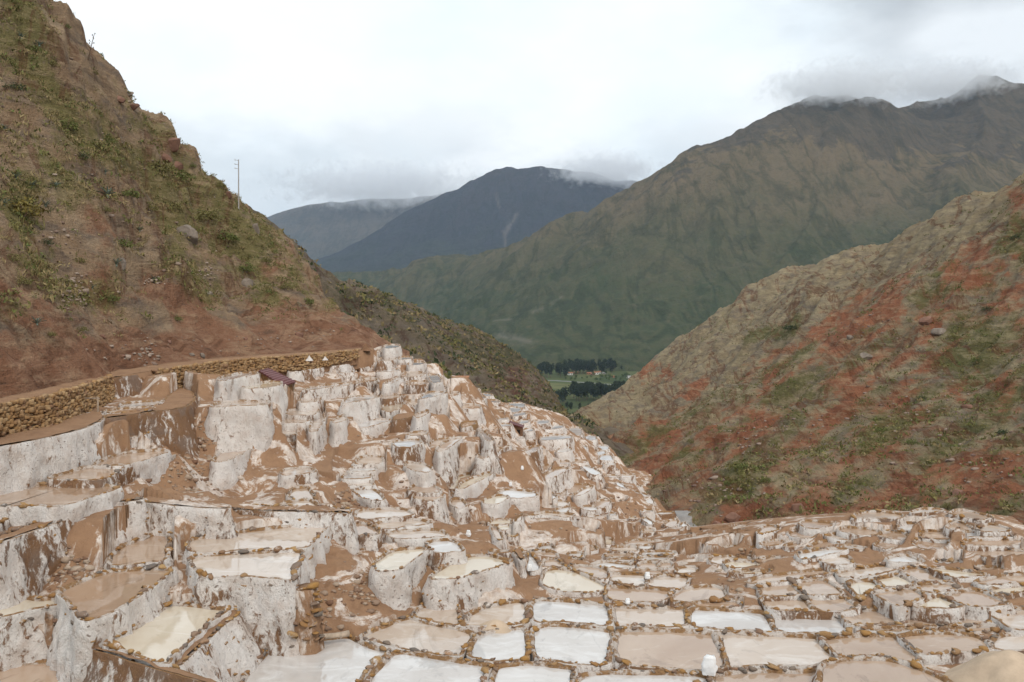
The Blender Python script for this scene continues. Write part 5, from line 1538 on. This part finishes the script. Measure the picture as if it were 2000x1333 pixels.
rubble("terrace_clods", "clods and pebbles on the brown slopes of the terraces", terrace,
 [(400,850,70,60,120),(380,930,70,50,120),(680,980,40,30,70),(700,1160,50,50,80),(960,850,50,40,70),(820,930,50,40,70),(150,1260,60,40,60),(60,1110,60,25,60),(130,1120,60,40,80),(60,1080,60,30,50),(500,1230,60,30,50),(620,1200,40,40,60),(1000,1000,120,60,120),(1200,980,110,60,120),(1440,1110,40,50,80),(870,990,60,40,80),(780,860,80,20,60)], 0.11, 11,
 rubble_mat("clod", (0.17, 0.09, 0.055), (0.42, 0.33, 0.25)))

# ------------------------------------------------------------------ small things on the terraces
def lump(nu, nv, fn):
    V = [fn(u / nu, v / nv) for v in range(nv + 1) for u in range(nu)]
    Fc = [(v * nu + u, v * nu + (u + 1) % nu, (v + 1) * nu + (u + 1) % nu, (v + 1) * nu + u) for v in range(nv) for u in range(nu)]
    Fc.append(tuple(range(nv * nu, (nv + 1) * nu)))
    return V, Fc
def sack(px, py, hpx, z, label, seed, lean=0.0):
    q = at_z(px, py, z) if z is not None else terrace.hit(px, py)
    h = hpx * q[1] / F; g = np.random.default_rng(seed)
    def fn(u, v):
        a = 2 * math.pi * u
        r = h * (0.36 + 0.10 * math.sin(math.pi * min(1, v * 1.2)) - 0.03 * v)
        x = math.copysign(abs(math.cos(a)) ** 0.38, math.cos(a)) * r; y = math.copysign(abs(math.sin(a)) ** 0.6, math.sin(a)) * r * 0.7
        w_ = 1 + 0.16 * float(vnoise(np.array([u * 9]), np.array([v * 5]), None, seed)[0])
        return (x * w_ + lean * h * v, y * w_, h * v * (1 + 0.10 * math.sin(a * 1.0 + seed)))
    root = empty("salt_sack", q, g.uniform(-.3, .3))
    v, f = lump(22, 9, fn); link("bag", mesh_py("bag", v, f, True), MAT['sack'], root)
    def fold(u, v):
        a = 2 * math.pi * u; r = h * (0.33 - 0.10 * v)
        return (math.cos(a) * r + lean * h + 0.05 * h * v, math.sin(a) * r * 0.5, h * (0.97 + 0.14 * v + 0.04 * math.sin(3 * a)))
    v, f = lump(14, 3, fold); link("folded_top", mesh_py("folded_top", v, f, True), MAT['sack'], root)
    tag(root, label, "sack", "white sacks on the terraces")
sack(1385, 1317, 33, -8.55, "big white woven sack standing on the rim of the front ponds", 3, 0.03)
sack(1264, 1131, 12, -8.68, "small white sack on the rim behind the flat terrace", 5, 0.1)
sack(1226, 1180, 10, -8.5, "crumpled white bag lying on the stones behind the white ponds", 7)
sack(1034, 1115, 12, -8.5, "white bucket-sized sack in the narrow white pond", 9)
sack(915, 1048, 11, None, "white rounded sack at the foot of the brown bank", 11)
sack(1020, 918, 7, None, "upper of two small white sacks in the brown hollow", 13)
sack(997, 950, 7, None, "lower of two small white sacks beside the brown hollow", 15)

def heap(px, py, wpx, hpx, z, mat, name, label, cat, seed, terr=None):
    q = at_z(px, py, z) if z is not None else terr.hit(px, py)
    k = q[1] / F; R, h = wpx * k * .5, hpx * k
    V = [(0, 0, h)]; Fc = []; nr, ns = 14, 40
    for r in range(1, nr + 1):
        for s_ in range(ns):
            a = 2 * math.pi * s_ / ns; t = r / nr
            rr = R * t * (1 + 0.10 * math.sin(2 * a + seed) + 0.06 * math.sin(5 * a))
            zz = h * ((1 - t ** 1.7) ** 1.3 if mat == 'sand' else (1 - t) ** 1.2) + 0.06 * h * float(vnoise(np.array([math.cos(a) * t * 4 + seed]), np.array([math.sin(a) * t * 4]), None, seed)[0]) - 0.06 * t
            V.append((math.cos(a) * rr, math.sin(a) * rr * 0.9, zz))
    Fc = [(0, 1 + s_, 1 + (s_ + 1) % ns) for s_ in range(ns)]
    for r in range(nr - 1):
        b0, b1 = 1 + r * ns, 1 + (r + 1) * ns
        Fc += [(b0 + s_, b1 + s_, b1 + (s_ + 1) % ns, b0 + (s_ + 1) % ns) for s_ in range(ns)]
    tag(link(name, mesh_py(name, V, Fc, True), MAT[mat], None, q), label, cat)
heap(968, 1225, 74, 14, -8.58, 'sand', "sand_heap", "low pale heap of wet salt in the corner of a white pond", "heap", 2)
heap(1975, 1345, 250, 74, -8.5, 'sand', "sand_heap", "large pale sand heap at the bottom edge beside the front ponds", "heap", 4)
heap(604, 703, 16, 9, PATH_Z, 'salt', "salt_heap", "white cone of salt beside the path wall", "heap", 5)
heap(635, 702, 12, 6, PATH_Z, 'salt', "salt_heap", "smaller whitish cone of salt beside the path wall", "heap", 6)
heap(714, 684, 22, 14, PATH_Z, 'adobe', "earth_heap", "heap of brown earth at the far end of the path", "heap", 7)

def beam(p0, p1, r, label, knots=7):
    q = np.array(p0); root_v, Fc = [], []
    d = np.array(p1) - q; n = 10; ns = 9; L = np.linalg.norm(d); dn = d / L
    u = np.cross(dn, [0, 0, 1.0]); u /= np.linalg.norm(u); w_ = np.cross(u, dn)
    for k in range(n + 1):
        t = k / n
        for s_ in range(ns):
            a = 2 * math.pi * s_ / ns; rr = r * (1 - 0.18 * t) * (1 + 0.10 * math.sin(a * 2 + k) + 0.05 * math.sin(k * 2.1))
            root_v.append(d * t + rr * (math.cos(a) * u + math.sin(a) * w_) + w_ * 0.02 * math.sin(t * 5))
    Fc = [(k * ns + s_, k * ns + (s_ + 1) % ns, (k + 1) * ns + (s_ + 1) % ns, (k + 1) * ns + s_) for k in range(n) for s_ in range(ns)]
    Fc += [tuple(range(ns))[::-1], tuple(range(n * ns, (n + 1) * ns))]
    tag(link("wooden_beam", mesh_py("wooden_beam", root_v, Fc, True), MAT['wood'], None, q), label, "beam")
beam(at(553, 1257, 21.2), at(682, 1236, 21.9), 0.085, "pale weathered log lying along the edge of the white front pond")
beam(at(546, 1250, 21.3), at(578, 1226, 21.9), 0.045, "thin plank leaning on the rock above the pale log")

def stone_pier():
    g = np.random.default_rng(31); c = at(598, 1240, 21.45); root = empty("stone_pier", c); h = 1.3
    v, f = lump(14, 6, lambda u, v: ((0.46 - 0.20 * v) * math.cos(6.283 * u) * (1 + .12 * math.sin(5 * u * 6.28)), 0.34 * math.sin(6.283 * u), -0.6 + v * (h + 0.5)))
    link("core", mesh_py("core", v, f, True), MAT['terrace'], root)
    zz = 0.02
    while zz < h:
        r = 0.46 - 0.20 * zz / h; a = math.pi - .3 + g.uniform(0, .5)
        while a < 2 * math.pi + 0.2:
            L = float(g.lognormal(-1.7, .45)); so = link("stone", STONES[int(g.integers(len(STONES)))], None, root)
            so.location = (math.cos(a) * r + g.normal(0, .05), math.sin(a) * r * .8 + g.normal(0, .04), zz + g.normal(0, .05)); so.rotation_euler = (g.normal(0, .25), g.normal(0, .25), a + math.pi / 2 + g.normal(0, .3))
            so.scale = (L * 1.15, .2, L * g.uniform(.5, .9)); a += L / r * 1.25
        zz += 0.15
    tag(root, "rough pier of ochre and grey stones at the corner of the big basin", "stone pier")
stone_pier()
def rail():
    z0 = -4.02; a = at_z(191, 806, z0); b = at_z(150, 803, z0 - 0.0)
    root = empty("wooden_rail", a); b = b - a
    link("post", mesh_py("post", *tube_vf((0, 0, -0.2), (0, 0, 0.60), 0.04, 0.035, 7)), MAT['wood'], root)
    link("post", mesh_py("post", *tube_vf(b + [0, 0, -0.2], b + [0, 0, 0.58], 0.035, 0.03, 7)), MAT['wood'], root)
    link("rail", mesh_py("rail", *tube_vf([0.06, 0, 0.53], b + [-0.2, 0, 0.5], 0.028, 0.028, 7)), MAT['wood'], root)
    tag(root, "low wooden rail on two posts before the ochre stone wall", "rail")
rail()

# ------------------------------------------------------------------ huts and poles
def slab(pts, th):
    a = np.array(pts, float); b = a - np.array([0, 0, th]); V = np.r_[a, b]
    return V, [(0, 1, 2, 3), (7, 6, 5, 4), (0, 4, 5, 1), (1, 5, 6, 2), (2, 6, 7, 3), (3, 7, 4, 0)]
def ridges(pts, n, w=0.03, h=0.035):
    """raised seams down a roof sheet"""
    a = np.array(pts, float); out = []
    for k in range(n):
        t = (k + 0.5) / n
        p = a[0] * (1 - t) + a[1] * t; q = a[3] * (1 - t) + a[2] * t
        out.append(tube_vf(p + [0, 0, h * .4], q + [0, 0, h * .4], w, w, 5))
    return join_vf(out)
def lean_to():
    c = [at(505, 724, 47.0), at(553, 753, 44.6), at(578, 745, 46.4), at(524, 719, 48.8)]
    o0 = np.array(c).mean(0); c = [p - o0 for p in c]; root = empty("lean_to", o0)
    ro = link("roof", mesh_py("roof", *slab(c, 0.07)), MAT['roof_red'], root)
    link("seam", mesh_py("seam", *ridges(c, 9)), MAT['roof_red'], ro)
    ins = [p * 0.86 for p in c]
    lo = [np.array([p[0], p[1], -1.5]) for p in ins]; hi = [p - [0, 0, 0.08] for p in ins]
    for i, j in ((0, 1), (1, 2), (3, 0), (2, 3)):
        link("wall", mesh_py("wall", [lo[i], lo[j], hi[j], hi[i]], [(0, 1, 2, 3)]), MAT['ochre'], root)
    for i in range(4): link("post", mesh_py("post", *tube_vf(lo[i] * [1.05, 1.05, 1], hi[i] * [1.05, 1.05, 1], 0.05, 0.05, 6)), MAT['wood'], root)
    tag(root, "lean-to with a long tilted dark red roof on the upper terraces", "shelter")
lean_to()
def shed():
    D = depth(1008, 850)
    c = [at(993, 826, D - .3), at(1021, 835, D - .6), at(1024, 831, D + 1.1), at(996, 822, D + 1.3)]
    o0 = at(1008, 850, D); c = [p - o0 for p in c]; root = empty("shed", o0)
    ro = link("roof", mesh_py("roof", *slab(c, 0.06)), MAT['roof_red'], root); link("seam", mesh_py("seam", *ridges(c, 7, .02)), MAT['roof_red'], ro)
    ins = [np.array([p[0] * .8 + .03, p[1] * .85 + .05, p[2]]) for p in c]
    lo = [np.array([p[0], p[1], -0.5]) for p in ins]; hi = [p - [0, 0, 0.06] for p in ins]
    for i, j in ((0, 1), (1, 2), (3, 0), (2, 3)): link("wall", mesh_py("wall", [lo[i], lo[j], hi[j], hi[i]], [(0, 1, 2, 3)]), MAT['adobe'], root)
    m0, m1 = lo[0] * .45 + lo[1] * .55, lo[0] * .15 + lo[1] * .85
    link("door", mesh_py("door", *slab([m0 + [0, -.02, .45], m1 + [0, -.02, .45], m1 + [0, -.02, .95], m0 + [0, -.02, .95]], 0.01)), MAT['shade'], root)
    tag(root, "small adobe shed with a red roof standing on the far terraces", "shed")
shed()

def hut(px0, px1, py0, py1, D, depth_m, wall, roof, label, n_open, name="hut", gable=False, cat="hut"):
    a = at(px0, py1, D); b = at(px1, py0, D); w_ = b[0] - a[0]; h = b[2] - a[2]
    root = empty(name, (a[0], a[1], a[2]))
    link("wall", mesh_py("wall", *box_vf(0, w_, 0, depth_m, -0.4, h * .8)), MAT[wall], root)
    e = 0.06 * w_
    if gable:
        V = [(-e, -e, h * .78), (w_ + e, -e, h * .78), (w_ + e, depth_m + e, h * .78), (-e, depth_m + e, h * .78), (-e, depth_m / 2, h * 1.15), (w_ + e, depth_m / 2, h * 1.15)]
        link("roof", mesh_py("roof", V, [(0, 1, 5, 4), (2, 3, 4, 5), (0, 4, 3), (1, 2, 5), (0, 3, 2, 1)]), MAT[roof], root)
    else:
        link("roof", mesh_py("roof", *slab([(-e, -e * 2, h * .84), (w_ + e, -e * 2, h * .84), (w_ + e, depth_m + e, h), (-e, depth_m + e, h)], 0.08)), MAT[roof], root)
    for k in range(n_open):
        x = w_ * (k + .5) / n_open
        link("window", mesh_py("window", *box_vf(x - w_ / n_open * .22, x + w_ / n_open * .22, -0.03, 0.04, h * .25, h * .58)), MAT['shade'], root)
    tag(root, label, cat); return root
DS = 128.0
hut(884, 914, 736, 745, DS, 1.6, 'brick', 'brick', "low orange brick hut with dark openings beyond the terraces", 4)
hut(836, 870, 728, 737, DS + 6, 3.0, 'adobe', 'roof_red', "long hut with a dull red roof behind the blue tarpaulin", 3)
def tarp():
    o0 = at(876, 745, DS - 1); root = empty("tarpaulin_tent", o0); k = DS / F
    V = [(-7 * k, 0, 0), (6 * k, 0, 0), (6 * k, 1.4, 0), (-7 * k, 1.4, 0), (-5 * k, .6, 7.5 * k), (5 * k, .6, 8.5 * k)]
    link("cloth", mesh_py("cloth", V, [(0, 1, 5, 4), (2, 3, 4, 5), (3, 0, 4), (1, 2, 5)]), MAT['tarp'], root)
    link("white_sheet", mesh_py("white_sheet", [(0, -.03, .02), (6 * k, -.03, .02), (5 * k, .55, 8.2 * k), (0, .55, 7.8 * k)], [(0, 1, 2, 3)]), MAT['sack'], root)
    tag(root, "blue and white tarpaulin tent beside the orange brick hut", "tent")
tarp()
sack(858, 740, 9, None, "white tank-like sack at the edge beside the blue tarpaulin", 21) if terrace.hit(858, 740) is not None else None

def pole(q, h, label, arms=0, r=0.09, mat='metal'):
    root = empty("utility_pole", q)
    link("pole", mesh_py("pole", *tube_vf((0, 0, -0.6), (0, 0, h), r * 1.3, r * .75, 10)), MAT[mat], root)
    for k in range(arms):
        zz = h * (0.985 - 0.085 * k)
        am = link("crossarm", mesh_py("crossarm", *tube_vf((-0.42, 0, zz), (0.05, 0, zz), 0.025, 0.025, 6)), MAT[mat], root)
        link("insulator", mesh_py("insulator", *tube_vf((-0.40, 0, zz), (-0.40, 0, zz + 0.14), 0.04, 0.025, 6)), MAT[mat], am)
    tag(root, label, "utility pole"); return root
q = hill_left.hit(466, 408)
if q is None: q = at(466, 404, 107)
pole(q, 96 * q[1] / F, "tall utility pole with short arms on the skyline of the left hill", 3, 0.065)
q = at(907, 741, DS + 1); pole(q, 17 * q[1] / F, "left of two thin poles behind the orange brick hut", 0, 0.03)
q = at(910, 741, DS + 1.5); pole(q, 15 * q[1] / F, "right of two thin poles behind the orange brick hut", 0, 0.03)
q = hill_right.hit(1775, 442)
if q is not None: pole(q, 13 * q[1] / F, "tiny far pole on the ridge of the red hillside", 1, 0.08)

# ------------------------------------------------------------------ valley: trees, houses, river
def tree_mesh(seed, hgt, wid, n, kind):
    g = np.random.default_rng(seed); V, Fc = [], []; base = 0
    blobs_ = 9
    for k in range(blobs_):
        t = (k + .5) / blobs_; zc = hgt * (0.22 + 0.74 * t); r = wid * (0.55 + 0.5 * math.sin(math.pi * min(1, t * 1.05))) * g.uniform(.7, 1.2)
        a = g.uniform(0, 6.28); off = np.array([math.cos(a) * wid * .4, math.sin(a) * wid * .4, zc])
        v, f = leaf_quads(n, r, r * .55, seed * 20 + k, 0.2, 1.1, 0.3)
        V.append(v + off); Fc.append(f + base); base += len(v)
    cr = mesh_np("crown", np.concatenate(V), np.concatenate(Fc), False); cr.materials.append(MAT[kind])
    parts = [tube_vf((0, 0, -0.5), (0.2, 0, hgt * .85), hgt * .018, hgt * .006, 7)]
    for k in range(5):
        a = 2.1 * k; zz = hgt * (.3 + .1 * k); parts.append(tube_vf((0.1, 0, zz), (math.cos(a) * wid * .6, math.sin(a) * wid * .6, zz + wid * .7), hgt * .007, hgt * .003, 5))
    tr = mesh_py("trunk", *join_vf(parts)); tr.materials.append(MAT['trunk'])
    return cr, tr, float(np.concatenate(V)[:, 2].max())
EUCA = [tree_mesh(k, 22 + 2 * k, 4.6 + .3 * k, 60, 'leaf_euca') for k in range(4)]
ROUND = [tree_mesh(20 + k, 9, 4.2, 30, 'leaf_field') for k in range(3)]
TREES = {}
def tree(px, py, protos, hpx, name, label, group):
    D = -VZ * F / (py - HOR); q = at(px, py, D)
    root = empty(name, q, rng.uniform(0, 6.28)); cr, tr, zmax = protos[int(rng.integers(len(protos)))]
    s = hpx * D / F / zmax
    for nm, me in (("crown", cr), ("trunk", tr)):
        c = link(nm, me, None, root); c.scale = (s * rng.uniform(.85, 1.1), s, s)
    tag(root, label, "tree", group); TREES.setdefault(label, []).append((px, root))
for k in range(34):
    tree(1116 + 3.35 * k + rng.uniform(-2, 2), 783 + rng.uniform(-6, 2), EUCA, rng.uniform(28, 38), "eucalyptus_tree", "dark eucalyptus in the dense block of trees on the valley floor", "eucalyptus in the near block")
for x, y, h in [(1084,788,24),(1090,790,30),(1097,792,33),(1104,790,36),(1087,785,22),(1101,786,30)]:
    tree(x, y, EUCA, h, "eucalyptus_tree", "dark eucalyptus in the small clump left of the dense block", "eucalyptus clump by the gorge mouth")
for k in range(70):
    t = rng.random(); x = 1036 + 165 * t; y = 741 - 4 * t + rng.uniform(-9, 0) - (6 if x > 1110 else 0)
    tree(x, y, EUCA, rng.uniform(18, 34) * (1 - .25 * t), "eucalyptus_tree", "tall dark tree in the wood at the mountain's foot", "wood at the mountain's foot")
for x, y, h in [(1214,724,10),(1115,805,20),(1108,800,16),(1132,803,17),(1150,803,15),(1170,800,16),(1180,798,14),(1192,795,14)]:
    tree(x, y, EUCA, h, "eucalyptus_tree", "single dark tree standing among the valley fields", "lone trees in the fields")
for k in range(40):
    x = rng.uniform(1095, 1210); y = rng.choice([814, 811, 806, 797, 822]) + rng.uniform(-2, 2)
    tree(x, y, ROUND, rng.uniform(6, 12), "hedge_tree", "low green bushy tree along the valley hedges", "hedge trees in the valley")
for k in range(46):
    x = rng.uniform(1100, 1235); y = rng.uniform(728, 745)
    tree(x, y, ROUND, rng.uniform(4, 8), "hedge_tree", "low green tree around the village houses", "trees around the village")
for lab in ("dark eucalyptus in the dense block of trees on the valley floor", "dark eucalyptus in the small clump left of the dense block", "single dark tree standing among the valley fields"):
    for k, (_, r_) in enumerate(sorted(TREES[lab], key=lambda e: e[0])): r_["label"] = lab + ", %s from left" % ordinal(k + 1)
VH = [(1114,733,10,5,'whitewash','tile'),(1125,731,8,4,'adobe','tile'),(1150,732,7,4,'brick','tile'),(1158,733,9,4,'adobe','tile'),(1165,732,9,5,'whitewash','tile'),(1171,730,6,4,'whitewash','tile'),(1180,731,6,3,'whitewash','metal'),(1198,738,7,3,'brick','tile'),(1228,739,9,4,'whitewash','metal'),(1236,740,6,3,'whitewash','tile')]
hs = []
for k, (x, y, w_, h_, wm_, rm_) in enumerate(VH):
    D = -VZ * F / (y - HOR)
    hs.append(hut(x - w_ / 2, x + w_ / 2, y - h_, y, D, 6.0, wm_, rm_, "x", 2, "village_house", True, "house"))
for i, lab in rank_labels([(i, "in the far valley village", {'whitewash': 'white-walled', 'adobe': 'brown-walled', 'brick': 'orange-walled'}[VH[i][4]], VH[i][0]) for i in range(len(VH))], "house").items(): tag(hs[i], lab, "house", "village houses")
def strip(name, label, pts, wid, mat, dz):
    P = np.array([at_z(x, y, VZ)[:2] for x, y in pts]); n = len(P)
    V = [(x, y - wid / 2, VZ + dz) for x, y in P] + [(x, y + wid / 2, VZ + dz) for x, y in P]
    tag(link(name, mesh_py(name, V, [(k, k + 1, n + k + 1, n + k) for k in range(n - 1)]), mat), label, kind="structure")
strip("river", "pale thread of river across the valley floor", [(1020,742),(1080,744),(1130,747),(1170,750),(1200,752),(1240,755),(1300,757)], 16, plain("river_water", (0.40, 0.40, 0.38), 0.2, 0.5, 0.05), 0.3)
strip("field", "bare brown field on the valley floor", [(1100,822),(1140,821),(1200,819)], 26, plain("bare_field", (0.12, 0.085, 0.06), 1, 0.05, 0.2, 0.05), 0.2)
strip("field", "pale green field on the valley floor", [(1030,752),(1080,754),(1130,757),(1240,762)], 120, plain("green_field", (0.135, 0.14, 0.062), 1, 0.05, 0.3, 0.02), 0.15)
v, f = box_vf(0, 1, 0, 1, 0, 1)
# grey stream bed in the ravine
def stream():
    P = [(1332,1000),(1338,1012),(1345,1025),(1352,1040),(1362,1056)]
    V = []
    for x, y in P:
        q = hill_right.hit(x + 4, y)
        if q is None: q = at(x, y, 78)
        V += [q + [-0.9, 0, 0.10], q + [1.1, 0, 0.14]]
    tag(link("stream", mesh_py("stream", V, [(2 * k, 2 * k + 1, 2 * k + 3, 2 * k + 2) for k in range(len(P) - 1)]), plain("stream_gravel", (0.26, 0.235, 0.215), 0.5, 0.4, 0.3, 2)), "grey stream bed at the bottom of the ravine", kind="structure")
stream()

# ------------------------------------------------------------------ air
hv, hf = box_vf(-9500, 9500, -300, 14000, VZ - 45, 1500)
hz = bpy.data.materials.new("haze"); hz.use_nodes = True
hn = hz.node_tree.nodes; hn.clear()
ho = hn.new("ShaderNodeOutputMaterial"); hp = hn.new("ShaderNodeVolumePrincipled")
hp.inputs["Color"].default_value = (0.56, 0.74, 1.0, 1); hp.inputs["Density"].default_value = 3.2e-5; hp.inputs["Anisotropy"].default_value = 0.0
hz.node_tree.links.new(hp.outputs[0], ho.inputs["Volume"])
tag(link("haze", mesh_py("haze", hv, hf), hz), "thin blue haze in the valley air", kind="stuff")

def cloud(name, label, c, size, dens, seed):
    import bmesh as _b
    bm = _b.new(); _b.ops.create_icosphere(bm, subdivisions=3, radius=1.0)
    V = np.array([v.co[:] for v in bm.verts]) * np.array(size); Fc = [[v.index for v in f.verts] for f in bm.faces]; bm.free()
    m = bpy.data.materials.new("cloud_vapour"); m.use_nodes = True; n = m.node_tree.nodes; l = m.node_tree.links; n.clear()
    out = n.new("ShaderNodeOutputMaterial"); pv = n.new("ShaderNodeVolumePrincipled"); tcx = n.new("ShaderNodeTexCoord")
    mp = n.new("ShaderNodeMapping"); mp.inputs["Scale"].default_value = tuple(1 / s for s in size); l.new(tcx.outputs["Object"], mp.inputs[0])
    ln = n.new("ShaderNodeVectorMath"); ln.operation = 'LENGTH'; l.new(mp.outputs[0], ln.inputs[0])
    ns = n.new("ShaderNodeTexNoise"); ns.noise_dimensions = '4D'; ns.inputs["W"].default_value = seed; ns.inputs["Scale"].default_value = 3.2 / size[2]; ns.inputs["Detail"].default_value = 5; ns.inputs["Roughness"].default_value = 0.6
    l.new(tcx.outputs["Object"], ns.inputs["Vector"])
    def mth(op, a, b, cl=False):
        k = n.new("ShaderNodeMath"); k.operation = op; k.use_clamp = cl
        for i, v in enumerate((a, b)):
            if isinstance(v, (int, float)): k.inputs[i].default_value = v
            else: l.new(v, k.inputs[i])
        return k.outputs[0]
    d = mth('SUBTRACT', mth('MULTIPLY', ns.outputs["Fac"], 2.6), mth('ADD', mth('MULTIPLY', ln.outputs["Value"], 1.25), 0.42))
    l.new(mth('MULTIPLY', mth('MULTIPLY', d, 2.5, True), dens), pv.inputs["Density"])
    pv.inputs["Color"].default_value = (0.97, 0.98, 1.0, 1); pv.inputs["Anisotropy"].default_value = 0.2
    l.new(pv.outputs[0], out.inputs["Volume"])
    tag(link(name, mesh_py(name, V, Fc), m, None, c), label, kind="stuff")
cloud("cloud", "grey cloud wrapping the summit of the grassy mountain", at(1640, 168, 3620), (420, 300, 130), 0.008, 1.0)
cloud("cloud", "grey cloud over the dark right-hand summit", at(1850, 160, 3900), (420, 300, 120), 0.008, 2.0)
cloud("cloud", "white cloud lying on the shoulder of the blue mountain", at(1185, 335, 7250), (620, 450, 230), 0.005, 3.0)
cloud("cloud", "white cloud bank along the far mountain ridge", at(740, 362, 9700), (1700, 800, 360), 0.003, 4.0)
